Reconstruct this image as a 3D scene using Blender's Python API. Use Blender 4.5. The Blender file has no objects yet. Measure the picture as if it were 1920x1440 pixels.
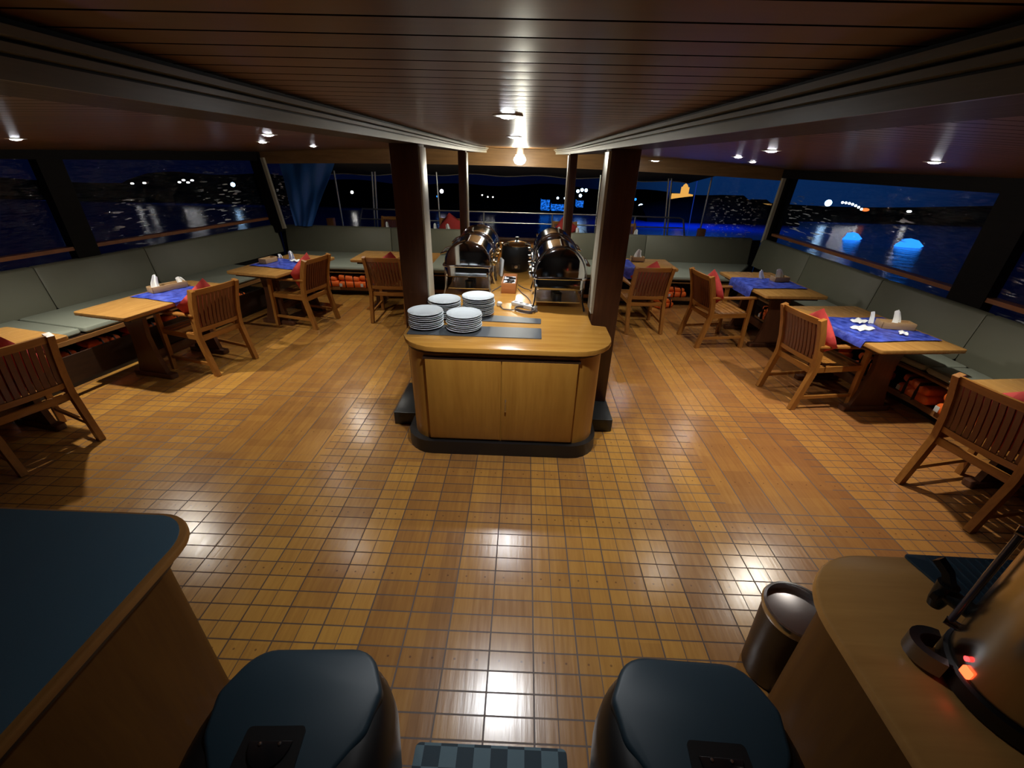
import bpy, bmesh, math, random
from mathutils import Vector, Matrix
random.seed(7)
PI = math.pi
S = bpy.context.scene
C = S.collection

# ------------------------------------------------------------------ camera, sky, exposure
cd = bpy.data.cameras.new('camera'); cam = bpy.data.objects.new('camera', cd); C.objects.link(cam)
cd.sensor_width = 36; cd.lens = 793 / 1920 * 36; cd.clip_start = .02; cd.clip_end = 600
R_ = [[.99926789, .03497881, -.01549701], [.03007476, -.4678296, .88330684], [.02364706, -.88312624, -.46853908]]
cam.matrix_world = Matrix(((R_[0][0], -R_[0][1], -R_[0][2], 0), (R_[1][0], -R_[1][1], -R_[1][2], 0),
                           (R_[2][0], -R_[2][1], -R_[2][2], 2.05), (0, 0, 0, 1)))
S.camera = cam
vs = S.view_settings
S.display_settings.display_device = 'sRGB'
vs.view_transform = 'Standard'; vs.look = 'None'; vs.exposure = 0.4; vs.gamma = 1; vs.use_curve_mapping = False
S.cycles.use_denoising = True
S.cycles.max_bounces = 8
S.cycles.sample_clamp_indirect = 4

w = bpy.data.worlds.new('night_sky'); S.world = w; w.use_nodes = True
nt = w.node_tree; nt.nodes.clear()
o_ = nt.nodes.new('ShaderNodeOutputWorld'); bg = nt.nodes.new('ShaderNodeBackground')
tc = nt.nodes.new('ShaderNodeTexCoord'); sx = nt.nodes.new('ShaderNodeVectorMath'); sx.operation = 'DOT_PRODUCT'; sx.inputs[1].default_value = (.46, .885, .05)
mr = nt.nodes.new('ShaderNodeMapRange'); mr.inputs[1].default_value = .93; mr.inputs[2].default_value = 1.0; mr.interpolation_type = 'SMOOTHSTEP'
mx = nt.nodes.new('ShaderNodeMix'); mx.data_type = 'RGBA'
mx.inputs[6].default_value = (.0004, .0012, .0075, 1); mx.inputs[7].default_value = (.002, .015, .060, 1)
nt.links.new(tc.outputs['Generated'], sx.inputs[0]); nt.links.new(sx.outputs['Value'], mr.inputs[0])
nt.links.new(mr.outputs[0], mx.inputs[0]); nt.links.new(mx.outputs[2], bg.inputs[0]); nt.links.new(bg.outputs[0], o_.inputs[0])

# added blue lamp over the bay, facing down, that tints the water
def lamp(name, kind, loc, energy, color, size=.1, target=None, spot=None, blend=.5):
    l = bpy.data.lights.new(name, kind); l.energy = energy; l.color = color
    if kind == 'AREA': l.size = size
    else: l.shadow_soft_size = size
    if spot: l.spot_size = spot; l.spot_blend = blend
    ob = bpy.data.objects.new(name, l); C.objects.link(ob); ob.location = loc
    if target is not None:
        d = Vector(target) - Vector(loc); ob.rotation_euler = d.to_track_quat('-Z', 'Y').to_euler()
    return ob
lamp('added_bay_lamp', 'AREA', (30, 84, 0), 3800, (.02, .17, 1), 16, (30, 84, -20))

# ------------------------------------------------------------------ ceilings, shared heights
def zceil(x): return 2.18 - .0075 * x * x - .008 * x
COOL = (.96, .98, 1.0)
WARM = (1.0, .93, .80)
# downlights of the room: x, y, watts, colour
DOWN = [(-1.85, 3.45, 48, WARM, 92), (1.64, 3.29, 48, WARM, 92), (-2.62, 4.75, 34, WARM, 104), (2.10, 4.83, 38, WARM, 104),
        (-3.80, 3.52, 110, WARM, 128), (2.68, 3.22, 95, WARM, 128), (-2.72, 6.10, 40, WARM, 150), (2.80, 6.0, 24, WARM, 140),
        (-.08, 1.98, 68, COOL, 140), (-.10, 3.72, 60, COOL, 116), (1.95, 7.3, 8, WARM, 140)]

# ------------------------------------------------------------------ node helpers
class G:
    def __init__(s, name):
        s.m = bpy.data.materials.new(name); s.m.use_nodes = True; s.t = s.m.node_tree; s.t.nodes.clear()
        s.out = s.t.nodes.new('ShaderNodeOutputMaterial'); s.b = s.t.nodes.new('ShaderNodeBsdfPrincipled')
        s.t.links.new(s.b.outputs[0], s.out.inputs[0])
    def n(s, k, **kw):
        x = s.t.nodes.new(k)
        for a, v in kw.items(): setattr(x, a, v)
        return x
    def put(s, sock, v):
        if hasattr(v, 'is_output') or isinstance(v, bpy.types.NodeSocket): s.t.links.new(v, sock)
        else: sock.default_value = v
    def math(s, op, a, b=0.0, c=None, clamp=False):
        x = s.n('ShaderNodeMath', operation=op, use_clamp=clamp); s.put(x.inputs[0], a); s.put(x.inputs[1], b)
        if c is not None: s.put(x.inputs[2], c)
        return x.outputs[0]
    def mix(s, f, a, b, bt='MIX'):
        x = s.n('ShaderNodeMix', data_type='RGBA', blend_type=bt); s.put(x.inputs[0], f); s.put(x.inputs[6], a); s.put(x.inputs[7], b)
        return x.outputs[2]
    def ramp(s, f, stops):
        x = s.n('ShaderNodeValToRGB'); e = x.color_ramp.elements
        while len(e) < len(stops): e.new(.5)
        for i, (p, c) in enumerate(stops): e[i].position = p; e[i].color = (*c, 1)
        s.put(x.inputs[0], f); return x.outputs[0]
    def noise(s, vec, scale, detail=3, rough=.5, dim=None):
        x = s.n('ShaderNodeTexNoise'); s.put(x.inputs['Vector'], vec); x.inputs['Scale'].default_value = scale
        x.inputs['Detail'].default_value = detail; x.inputs['Roughness'].default_value = rough
        return x.outputs[0]
    def coord(s, sc=(1, 1, 1), rot=(0, 0, 0), kind='Object'):
        t = s.n('ShaderNodeTexCoord'); mp = s.n('ShaderNodeMapping'); mp.inputs['Scale'].default_value = sc
        mp.inputs['Rotation'].default_value = rot
        s.t.links.new(t.outputs[kind], mp.inputs[0]); return mp.outputs[0]
    def bump(s, h, strength=.3, dist=.002):
        x = s.n('ShaderNodeBump'); x.inputs['Strength'].default_value = strength; x.inputs['Distance'].default_value = dist
        s.put(x.inputs['Height'], h); s.t.links.new(x.outputs[0], s.b.inputs['Normal']); return x.outputs[0]
    def set(s, **kw):
        for k, v in kw.items(): s.put(s.b.inputs[k.replace('_', ' ')], v)
        return s

def plain(name, col, rough=.5, metal=0, spec=.5, emit=None, es=0, coat=0, noise=0, nscale=40):
    g = G(name)
    if noise:
        v = g.noise(g.coord(), nscale, 3)
        lo = tuple(c * (1 - noise) for c in col) + (1,); hi = tuple(min(1, c * (1 + noise)) for c in col) + (1,)
        g.put(g.b.inputs['Base Color'], g.mix(v, lo, hi))
    else: g.b.inputs['Base Color'].default_value = (*col, 1)
    g.b.inputs['Roughness'].default_value = rough; g.b.inputs['Metallic'].default_value = metal
    g.b.inputs['Specular IOR Level'].default_value = spec
    if coat: g.b.inputs['Coat Weight'].default_value = coat; g.b.inputs['Coat Roughness'].default_value = .1
    if emit: g.b.inputs['Emission Color'].default_value = (*emit, 1); g.b.inputs['Emission Strength'].default_value = es
    return g.m

def wood(name, dark, light, rough=.35, axis='y', scale=1.0, contrast=1.0, coat=0, spec=.5):
    g = G(name); g.b.inputs['Specular IOR Level'].default_value = spec; k = {'x': (1.2, 14, 14), 'y': (14, 1.2, 14), 'z': (14, 14, 1.2)}[axis]
    v = g.coord(tuple(q * scale for q in k))
    a = g.noise(v, 2.2, 5, .6); b = g.noise(v, 9, 2, .5)
    f = g.math('ADD', g.math('MULTIPLY', a, .75), g.math('MULTIPLY', b, .25))
    g.put(g.b.inputs['Base Color'], g.ramp(f, [(.5 - .22 / contrast, dark), (.5 + .22 / contrast, light)]))
    g.put(g.b.inputs['Roughness'], g.math('ADD', g.math('MULTIPLY', b, .12), rough - .06))
    if coat: g.b.inputs['Coat Weight'].default_value = coat; g.b.inputs['Coat Roughness'].default_value = .12
    g.bump(b, .08, .001)
    return g.m

M = {}
# deck of varnished teak: planks 0.207 m wide along y, cut by cross grooves every 0.0882 m
def deck():
    g = G('varnished_teak_deck')
    t = g.n('ShaderNodeTexCoord'); sp = g.n('ShaderNodeSeparateXYZ'); g.t.links.new(t.outputs['Object'], sp.inputs[0])
    x, y = sp.outputs[0], sp.outputs[1]
    xs = g.math('DIVIDE', g.math('ADD', x, 20.7 - .11), .207); ix = g.math('FLOOR', xs); fx = g.math('FRACT', xs)
    ys = g.math('DIVIDE', g.math('ADD', y, 8.82 - .021), .0882); iy = g.math('FLOOR', ys); fy = g.math('FRACT', ys)
    def hash_(*v):
        cx = g.n('ShaderNodeCombineXYZ')
        for i, q in enumerate(v): g.put(cx.inputs[i], q)
        wn = g.n('ShaderNodeTexWhiteNoise', noise_dimensions='3D'); g.t.links.new(cx.outputs[0], wn.inputs[0]); return wn.outputs[0]
    h1 = hash_(ix, 3.0, 7.0)
    seg = g.math('FLOOR', g.math('DIVIDE', g.math('ADD', y, g.math('MULTIPLY', h1, 3.0)), 1.9))
    hp = hash_(ix, seg, 1.0); hc = hash_(ix, iy, 5.0)
    half = g.math('FLOOR', g.math('MULTIPLY', fx, 2.0)); hh = hash_(ix, half, seg)
    v = g.coord((16, 1.3, 1)); gr = g.noise(v, 3, 5, .6)
    f = g.math('ADD', g.math('ADD', g.math('MULTIPLY', hp, .22), g.math('MULTIPLY', hh, .10)), g.math('ADD', g.math('MULTIPLY', hc, .11), g.math('MULTIPLY', gr, .36)))
    big = g.noise(g.coord((.55, .4, 1)), 1.0, 2, .5)
    f = g.math('ADD', f, g.math('MULTIPLY', g.math('SUBTRACT', big, .5), .25))
    col = g.ramp(f, [(.14, (.25, .112, .034)), (.31, (.36, .164, .039)), (.47, (.48, .234, .048)), (.66, (.61, .315, .062))])
    red = g.math('SMOOTH_MIN', 1.0, g.math('MULTIPLY', g.math('MAXIMUM', g.math('SUBTRACT', x, .8), 0.0), .5), .1)
    col = g.mix(g.math('MULTIPLY', red, .38), col, (.36, .125, .052, 1))
    # worn smooth patches with no cross grooves
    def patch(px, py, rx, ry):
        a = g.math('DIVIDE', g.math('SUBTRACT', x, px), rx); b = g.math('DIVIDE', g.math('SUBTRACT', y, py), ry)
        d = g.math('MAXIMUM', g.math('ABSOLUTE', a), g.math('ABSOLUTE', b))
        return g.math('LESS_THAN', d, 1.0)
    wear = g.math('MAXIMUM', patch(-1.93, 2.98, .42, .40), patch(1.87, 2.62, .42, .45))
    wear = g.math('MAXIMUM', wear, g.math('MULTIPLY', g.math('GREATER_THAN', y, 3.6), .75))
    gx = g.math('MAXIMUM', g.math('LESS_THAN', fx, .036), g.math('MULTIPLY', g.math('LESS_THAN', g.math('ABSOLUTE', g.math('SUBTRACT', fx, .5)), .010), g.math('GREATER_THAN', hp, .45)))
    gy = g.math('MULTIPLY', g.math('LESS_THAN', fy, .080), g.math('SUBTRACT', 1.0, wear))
    groove = g.math('MAXIMUM', gx, gy)
    # plug dots on every fifth row
    row = g.math('LESS_THAN', g.math('FRACT', g.math('DIVIDE', g.math('ADD', iy, 3.0), 5.0)), .15)
    f2 = g.math('FRACT', g.math('MULTIPLY', fx, 2.0))
    dx = g.math('MULTIPLY', g.math('SUBTRACT', f2, .5), .1035); dy = g.math('MULTIPLY', g.math('SUBTRACT', fy, .55), .0882)
    dd = g.math('SQRT', g.math('ADD', g.math('MULTIPLY', dx, dx), g.math('MULTIPLY', dy, dy)))
    dot = g.math('MULTIPLY', g.math('LESS_THAN', dd, .0052), row)
    col = g.mix(g.math('MULTIPLY', dot, .6), col, (.07, .03, .02, 1))
    col = g.mix(g.math('MULTIPLY', groove, .88), col, (.045, .022, .016, 1))
    g.put(g.b.inputs['Base Color'], col)
    g.put(g.b.inputs['Roughness'], g.math('ADD', g.math('ADD', .175, g.math('MULTIPLY', gr, .12)), g.math('MULTIPLY', groove, .35)))
    tilt = g.math('MULTIPLY', g.math('SUBTRACT', hc, .5), g.math('MULTIPLY', fy, 1.2))
    hgt = g.math('ADD', g.math('MULTIPLY', g.math('SUBTRACT', 1.0, groove), 1.0), g.math('ADD', tilt, g.math('MULTIPLY', gr, .35)))
    g.b.inputs['Specular IOR Level'].default_value = .8; g.bump(hgt, .45, .0024)
    return g.m
M['deck'] = deck()

def planked(name, dark, light, pitch, rough, axis=1, gap=.05):
    g = G(name)
    t = g.n('ShaderNodeTexCoord'); sp = g.n('ShaderNodeSeparateXYZ'); g.t.links.new(t.outputs['Object'], sp.inputs[0])
    q = g.math('DIVIDE', g.math('ADD', sp.outputs[axis], 30.0), pitch); i = g.math('FLOOR', q); f = g.math('FRACT', q)
    wn = g.n('ShaderNodeTexWhiteNoise', noise_dimensions='1D'); g.t.links.new(i, wn.inputs[1])
    v = g.coord((1.5, 16, 16) if axis == 1 else (16, 1.5, 16)); a = g.noise(v, 2.5, 4, .6)
    c = g.ramp(g.math('ADD', g.math('MULTIPLY', wn.outputs[0], .4), g.math('MULTIPLY', a, .6)), [(.25, dark), (.75, light)])
    gr = g.math('LESS_THAN', f, gap)
    g.put(g.b.inputs['Base Color'], g.mix(gr, c, (.006, .003, .002, 1)))
    g.b.inputs['Roughness'].default_value = rough; g.put(g.b.inputs['Specular IOR Level'], g.math('SUBTRACT', .5, g.math('MULTIPLY', gr, .5)))
    crown = g.math('MULTIPLY', g.math('SUBTRACT', f, .5), g.math('SUBTRACT', f, .5))
    g.bump(g.math('SUBTRACT', g.math('SUBTRACT', 1.0, gr), g.math('MULTIPLY', crown, .8)), .4, .003)
    return g.m
M['ceil'] = planked('varnished_ceiling_planks', (.125, .054, .012), (.20, .088, .020), .0905, .34, 1, .085)
M['teak'] = wood('honey_teak', (.25, .095, .018), (.44, .195, .040), .34, 'z')
M['teak_x'] = wood('honey_teak_across', (.25, .095, .018), (.44, .195, .040), .34, 'x')
M['teak_y'] = wood('honey_teak_along', (.25, .095, .018), (.44, .195, .040), .34, 'y')
M['slat'] = wood('red_brown_slat_wood', (.10, .026, .009), (.18, .052, .016), .33, 'z')
M['veneer'] = wood('amber_veneer', (.36, .155, .022), (.47, .225, .036), .36, 'z', .6)
M['counter_top'] = wood('amber_counter_top', (.42, .185, .032), (.61, .315, .062), .24, 'x', .6)
M['table_top'] = wood('table_top_teak', (.34, .165, .045), (.55, .30, .085), .25, 'y', .8)
M['post'] = wood('dark_mahogany', (.060, .022, .010), (.11, .042, .018), .38, 'z')
M['post_edge'] = wood('pale_edge_and_lit_post_side', (.36, .32, .23), (.50, .45, .34), .35, 'z')  # pale tone also holds the light falling on the inner post faces
M['beam'] = wood('dark_beam_wood', (.022, .015, .009), (.040, .028, .017), .45, 'y', spec=.15)
M['mould'] = wood('pale_beam_moulding', (.15, .135, .095), (.22, .20, .14), .34, 'y', spec=.35)
M['fascia'] = wood('fascia_teak', (.17, .09, .036), (.27, .15, .06), .4, 'x', spec=.3)
M['bench_wood'] = wood('bench_front_wood', (.20, .085, .026), (.34, .16, .05), .4, 'y')
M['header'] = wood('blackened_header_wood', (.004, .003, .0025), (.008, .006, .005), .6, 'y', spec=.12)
M['dark_wood'] = wood('very_dark_wood', (.022, .010, .006), (.05, .022, .011), .45, 'y')
M['rail_wood'] = wood('rail_wood', (.20, .07, .026), (.32, .125, .045), .33, 'y')
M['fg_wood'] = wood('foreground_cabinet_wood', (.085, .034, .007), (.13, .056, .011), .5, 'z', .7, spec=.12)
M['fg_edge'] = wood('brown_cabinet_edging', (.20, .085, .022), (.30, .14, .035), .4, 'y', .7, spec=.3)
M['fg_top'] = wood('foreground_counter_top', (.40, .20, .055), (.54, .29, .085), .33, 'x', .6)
def leatherette(name, col):
    g = G(name); n = g.noise(g.coord(), 220, 2); big = g.noise(g.coord(), 3, 2)
    g.put(g.b.inputs['Base Color'], g.mix(big, tuple(c * .88 for c in col) + (1,), tuple(c * 1.1 for c in col) + (1,)))
    g.b.inputs['Roughness'].default_value = .5; g.bump(n, .12, .001); return g.m
M['olive'] = leatherette('olive_grey_leatherette', (.145, .148, .105))
M['seat_vinyl'] = leatherette('grey_green_seat_vinyl', (.30, .33, .27))
M['red'] = plain('red_cushion_cloth', (.52, .045, .040), .8, noise=.15, nscale=60)
M['orange'] = plain('orange_vest_cloth', (.95, .16, .015), .65, noise=.12, nscale=50)
M['strap'] = plain('black_webbing', (.012, .012, .014), .7)
M['reflect'] = plain('silver_reflective_tape', (.65, .68, .66), .3)
M['lime'] = plain('lime_patch', (.45, .85, .12), .5)
M['bluepatch'] = plain('blue_patch', (.05, .06, .55), .5)
M['black'] = plain('black_plastic', (.006, .0065, .007), .38)
M['black_gloss'] = plain('black_glossy_enamel', (.008, .008, .009), .16)
M['kick'] = plain('black_kickboard', (.012, .010, .009), .45)
M['granite'] = plain('black_plinth_paint', (.016, .019, .021), .33)
M['slate'] = plain('slate_grey_place_mat', (.075, .085, .095), .42, noise=.1, nscale=200)
M['chrome'] = plain('polished_steel', (.78, .81, .86), .09, 1)
M['steel'] = plain('brushed_steel', (.62, .62, .62), .24, 1)
M['steel_warm'] = plain('warm_urn_steel', (.50, .45, .36), .22, 1)
M['gold'] = plain('brass_fitting', (.85, .58, .22), .18, 1)
M['china'] = plain('white_china', (.80, .86, .87), .12, spec=.6, coat=.4)
M['white'] = plain('white_plastic', (.82, .84, .82), .35)
M['linen'] = plain('white_paper_napkin', (.86, .90, .92), .8)
M['cable'] = plain('grey_cable', (.10, .085, .085), .5)
M['blue_mat'] = plain('blue_grey_counter_inlay', (.055, .112, .155), .42, noise=.12, nscale=300)
M['bin_top'] = plain('blue_black_lid', (.012, .032, .047), .5)
M['bin_body'] = plain('dark_bin_body', (.030, .018, .012), .30)
M['tray'] = plain('ribbed_blue_black_tray', (.016, .040, .062), .35)
M['led_red'] = plain('red_indicator', (.3, .01, .01), .4, emit=(1, .03, .03), es=4)
M['led_orange'] = plain('orange_indicator', (.4, .04, .01), .4, emit=(1, .07, .02), es=4)
M['lens'] = plain('lit_downlight_lens', (.9, .9, .9), .4, emit=(.95, .97, 1), es=75)
M['bulb'] = plain('lit_bulb_glass', (.9, .9, .8), .4, emit=(1, .97, .80), es=75)
M['trimring'] = plain('white_downlight_rim', (.7, .7, .68), .4)
M['alu'] = plain('stainless_pole', (.80, .80, .74), .38, 1)
M['hull'] = plain('dark_reflection_rim', (.012, .014, .018), .5)
M['canvas'] = plain('grey_awning_canvas', (.06, .065, .075), .8)
M['hill'] = plain('dark_wooded_slope', (.006, .007, .008), .9, spec=0, noise=.4, nscale=.3)
M['caddy'] = wood('pale_caddy_wood', (.36, .22, .10), (.50, .33, .17), .5, 'x')
def cloth_blue():
    g = G('shiny_blue_runner'); n = g.noise(g.coord((1, 1, 1)), 14, 4, .6)
    g.put(g.b.inputs['Base Color'], g.ramp(n, [(.35, (.020, .035, .30)), (.65, (.10, .16, .80))]))
    g.b.inputs['Roughness'].default_value = .3; g.bump(n, .6, .01); return g.m
M['runner'] = cloth_blue()
def checks():
    g = G('blue_grey_checked_mat'); t = g.n('ShaderNodeTexCoord'); c = g.n('ShaderNodeTexChecker')
    g.t.links.new(t.outputs['Object'], c.inputs['Vector']); c.inputs['Scale'].default_value = 1 / .0655
    c.inputs['Color1'].default_value = (.10, .16, .19, 1); c.inputs['Color2'].default_value = (.020, .040, .055, 1)
    g.put(g.b.inputs['Base Color'], c.outputs[0]); g.b.inputs['Roughness'].default_value = .75
    g.bump(g.noise(g.coord(), 260, 2), .3, .002); return g.m
M['mat'] = checks()
def vinyl(name, haze, tint=(.9, .93, 1), fac=.03, bs=1.0, sc=(1, 1, 1), scale=9.0, rot=(0, 0, 0)):
    g = G(name); t = g.t
    tr = g.n('ShaderNodeBsdfTransparent'); tr.inputs[0].default_value = (*tint, 1)
    gl = g.n('ShaderNodeBsdfGlossy'); gl.inputs['Roughness'].default_value = .10; gl.inputs[0].default_value = (1, 1, 1, 1)
    df = g.n('ShaderNodeBsdfDiffuse'); df.inputs[0].default_value = (*haze, 1)
    n = g.noise(g.coord(sc, rot), scale, 2.5, .55)
    bp = g.n('ShaderNodeBump'); bp.inputs['Strength'].default_value = bs; bp.inputs['Distance'].default_value = .16
    g.put(bp.inputs['Height'], n); t.links.new(bp.outputs[0], gl.inputs['Normal'])
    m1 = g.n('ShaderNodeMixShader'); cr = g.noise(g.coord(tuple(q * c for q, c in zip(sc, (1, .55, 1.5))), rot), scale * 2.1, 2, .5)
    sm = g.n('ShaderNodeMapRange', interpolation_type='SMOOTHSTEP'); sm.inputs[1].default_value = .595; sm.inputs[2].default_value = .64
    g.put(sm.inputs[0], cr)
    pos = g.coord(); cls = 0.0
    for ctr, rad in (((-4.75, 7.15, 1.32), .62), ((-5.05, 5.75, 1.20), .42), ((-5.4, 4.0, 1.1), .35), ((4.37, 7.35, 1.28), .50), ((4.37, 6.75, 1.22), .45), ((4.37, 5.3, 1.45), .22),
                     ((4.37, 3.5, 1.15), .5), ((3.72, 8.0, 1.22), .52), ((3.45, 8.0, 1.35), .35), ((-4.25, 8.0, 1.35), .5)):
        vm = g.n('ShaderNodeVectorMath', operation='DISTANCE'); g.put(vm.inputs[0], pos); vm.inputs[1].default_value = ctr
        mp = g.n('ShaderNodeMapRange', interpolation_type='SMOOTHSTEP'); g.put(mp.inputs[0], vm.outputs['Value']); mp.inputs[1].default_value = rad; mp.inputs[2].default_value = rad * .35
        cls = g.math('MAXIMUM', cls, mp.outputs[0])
    glint = g.math('MULTIPLY', sm.outputs[0], cls)  # lamp glints painted as white streaks, clustered by hand
    g.put(m1.inputs[0], g.math('ADD', fac, g.math('MULTIPLY', glint, .8)))
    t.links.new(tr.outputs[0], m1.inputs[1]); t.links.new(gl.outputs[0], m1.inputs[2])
    m2 = g.n('ShaderNodeMixShader'); g.put(m2.inputs[0], g.math('ADD', .04, g.math('MULTIPLY', glint, .75))); g.put(df.inputs[0], g.mix(glint, (*haze, 1), (.86, .90, .95, 1)))
    t.links.new(m1.outputs[0], m2.inputs[1]); t.links.new(df.outputs[0], m2.inputs[2])
    t.nodes.remove(g.b); t.links.new(m2.outputs[0], g.out.inputs[0]); return g.m
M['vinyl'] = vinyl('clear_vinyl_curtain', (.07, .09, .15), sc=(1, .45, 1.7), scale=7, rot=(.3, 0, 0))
M['vinyl_fold'] = plain('folded_vinyl_sky_reflection', (.022, .11, .40), .32)  # blue sky reflection put into the base colour of the sheet
def water():
    g = G('bay_water'); n = g.noise(g.coord((1, .35, 1)), .8, 4, .6)
    g.b.inputs['Base Color'].default_value = (.01, .05, .30, 1); g.b.inputs['Roughness'].default_value = .18
    g.bump(n, .5, .25); return g.m
M['water'] = water()
def glow(name, c, s): return plain(name, (.02, .02, .02), .6, spec=0, emit=c, es=s)
M['g_white'] = glow('white_lamp_glow', (1, .97, .9), 9)
M['g_violet'] = glow('violet_white_lamp_glow', (.85, .78, 1), 9)
M['g_blue'] = glow('blue_lamp_and_reflection_glow', (.02, .24, 1), 1.5)
M['g_icy'] = glow('icy_blue_lamp_glow', (.45, .72, 1), 8)
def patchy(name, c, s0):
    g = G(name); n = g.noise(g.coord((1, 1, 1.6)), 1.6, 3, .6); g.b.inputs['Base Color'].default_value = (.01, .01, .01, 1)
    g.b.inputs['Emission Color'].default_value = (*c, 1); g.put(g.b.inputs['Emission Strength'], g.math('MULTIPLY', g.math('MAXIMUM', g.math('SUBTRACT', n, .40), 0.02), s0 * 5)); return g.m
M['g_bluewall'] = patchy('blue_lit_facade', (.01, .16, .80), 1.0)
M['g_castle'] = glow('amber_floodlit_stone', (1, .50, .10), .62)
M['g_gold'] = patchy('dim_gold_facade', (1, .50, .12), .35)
M['g_orange'] = glow('orange_lamp_glow', (1, .20, .04), 1.2)
M['g_beam'] = glow('blue_beam_glow', (.02, .08, .7), .22)

# ------------------------------------------------------------------ mesh helpers
def nb(): return bmesh.new()
def box(b, x0, x1, y0, y1, z0, z1, bev=0, seg=2, mat=None):
    r = bmesh.ops.create_cube(b, size=1)['verts']
    for v in r:
        v.co = Vector(((x0 + x1) / 2 + v.co.x * (x1 - x0), (y0 + y1) / 2 + v.co.y * (y1 - y0), (z0 + z1) / 2 + v.co.z * (z1 - z0)))
    if bev:
        es = list({e for v in r for e in v.link_edges})
        r2 = bmesh.ops.bevel(b, geom=es, offset=bev, segments=seg, affect='EDGES', profile=.5)
        r = r2['verts']
        if mat is not None:
            allv = set()
            for v in r: allv.add(v)
            r = list(allv)
    if mat is not None:
        for v in set(r): v.co = mat @ v.co
    return r
def obox(b, loc, size, rot=None, bev=0, seg=2):
    """box centred at loc, turned by Euler rot"""
    from mathutils import Euler
    mt = Matrix.Translation(loc) @ (Euler(rot).to_matrix().to_4x4() if rot else Matrix())
    t = nb(); sx_, sy_, sz_ = (q / 2 for q in size); box(t, -sx_, sx_, -sy_, sy_, -sz_, sz_, bev, seg)
    for v in t.verts: v.co = mt @ v.co
    me = bpy.data.meshes.new('t'); t.to_mesh(me); t.free(); b.from_mesh(me); bpy.data.meshes.remove(me)
def ring_faces(b, rings, closed_ring=True, cap=True, loop=False):
    n = len(rings[0]); m = len(rings)
    for i in range(m if loop else m - 1):
        A, B = rings[i], rings[(i + 1) % m]
        for j in range(n if closed_ring else n - 1):
            k = (j + 1) % n
            try: b.faces.new((A[j], A[k], B[k], B[j]))
            except ValueError: pass
    if cap and not loop and closed_ring:
        try: b.faces.new(rings[0][::-1]); b.faces.new(rings[-1])
        except ValueError: pass
def frames(pts, loop=False):
    pts = [Vector(p) for p in pts]; n = len(pts); out = []
    for i, p in enumerate(pts):
        a = pts[i - 1] if (i or loop) else pts[i]; c = pts[(i + 1) % n] if (i < n - 1 or loop) else pts[i]
        out.append((p, (c - a).normalized()))
    return out
def tube(b, pts, r, n=8, loop=False):
    rings = []; ref = None
    for p, t in frames(pts, loop):
        if ref is None: ref = Vector((0, 0, 1)) if abs(t.z) < .9 else Vector((1, 0, 0))
        s = t.cross(ref).normalized(); u = s.cross(t).normalized(); ref = u
        rings.append([b.verts.new(p + r * (math.cos(2 * PI * k / n) * s + math.sin(2 * PI * k / n) * u)) for k in range(n)])
    ring_faces(b, rings, True, True, loop)
def bar(b, pts, wd, ht, up=(0, 0, 1)):
    rings = []
    up = Vector(up)
    for p, t in frames(pts):
        s = t.cross(up).normalized(); u = s.cross(t).normalized()
        rings.append([b.verts.new(p + s * (i * wd / 2) + u * (j * ht / 2)) for i, j in ((-1, -1), (1, -1), (1, 1), (-1, 1))])
    ring_faces(b, rings)
def lathe(b, prof, n=40, loc=(0, 0, 0), cap=True):
    rings = []
    for r, z in prof: rings.append([b.verts.new((loc[0] + r * math.cos(2 * PI * k / n), loc[1] + r * math.sin(2 * PI * k / n), loc[2] + z)) for k in range(n)])
    ring_faces(b, rings, True, cap)
def rpoly(pts, rad, seg=6):
    out = []; n = len(pts)
    for i in range(n):
        p = Vector(pts[i]); r = rad[i] if isinstance(rad, (list, tuple)) else rad
        if r <= 0: out.append(tuple(p)); continue
        a = (Vector(pts[i - 1]) - p).normalized(); c = (Vector(pts[(i + 1) % n]) - p).normalized()
        ang = a.angle(c); d = r / math.tan(ang / 2); ctr = p + (a + c).normalized() * (r / math.sin(ang / 2))
        s, e = p + a * d - ctr, p + c * d - ctr
        a0 = math.atan2(s.y, s.x); a1 = math.atan2(e.y, e.x); da = (a1 - a0 + PI) % (2 * PI) - PI
        for k in range(seg + 1): q = a0 + da * k / seg; out.append((ctr.x + r * math.cos(q), ctr.y + r * math.sin(q)))
    return out
def prism(b, poly, z0, z1, ease=0):
    P = [Vector(p) for p in poly]; ctr = sum(P, Vector((0, 0))) / len(P)
    lv = [(z0, 0), (z1, 0)] if not ease else [(z0, ease), (z0 + ease, 0), (z1 - ease, 0), (z1 - ease * .3, ease * .3), (z1, ease)]
    rings = []
    n = len(P)
    nor = []
    area = sum(P[i].x * P[(i + 1) % n].y - P[(i + 1) % n].x * P[i].y for i in range(n)); sg = 1 if area > 0 else -1
    for i in range(n):
        d = (P[(i + 1) % n] - P[i - 1]); nor.append(Vector((-d.y, d.x)).normalized() * sg)
    for z, e in lv: rings.append([b.verts.new(((P[i] + nor[i] * e).x, (P[i] + nor[i] * e).y, z)) for i in range(n)])
    ring_faces(b, rings)
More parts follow.
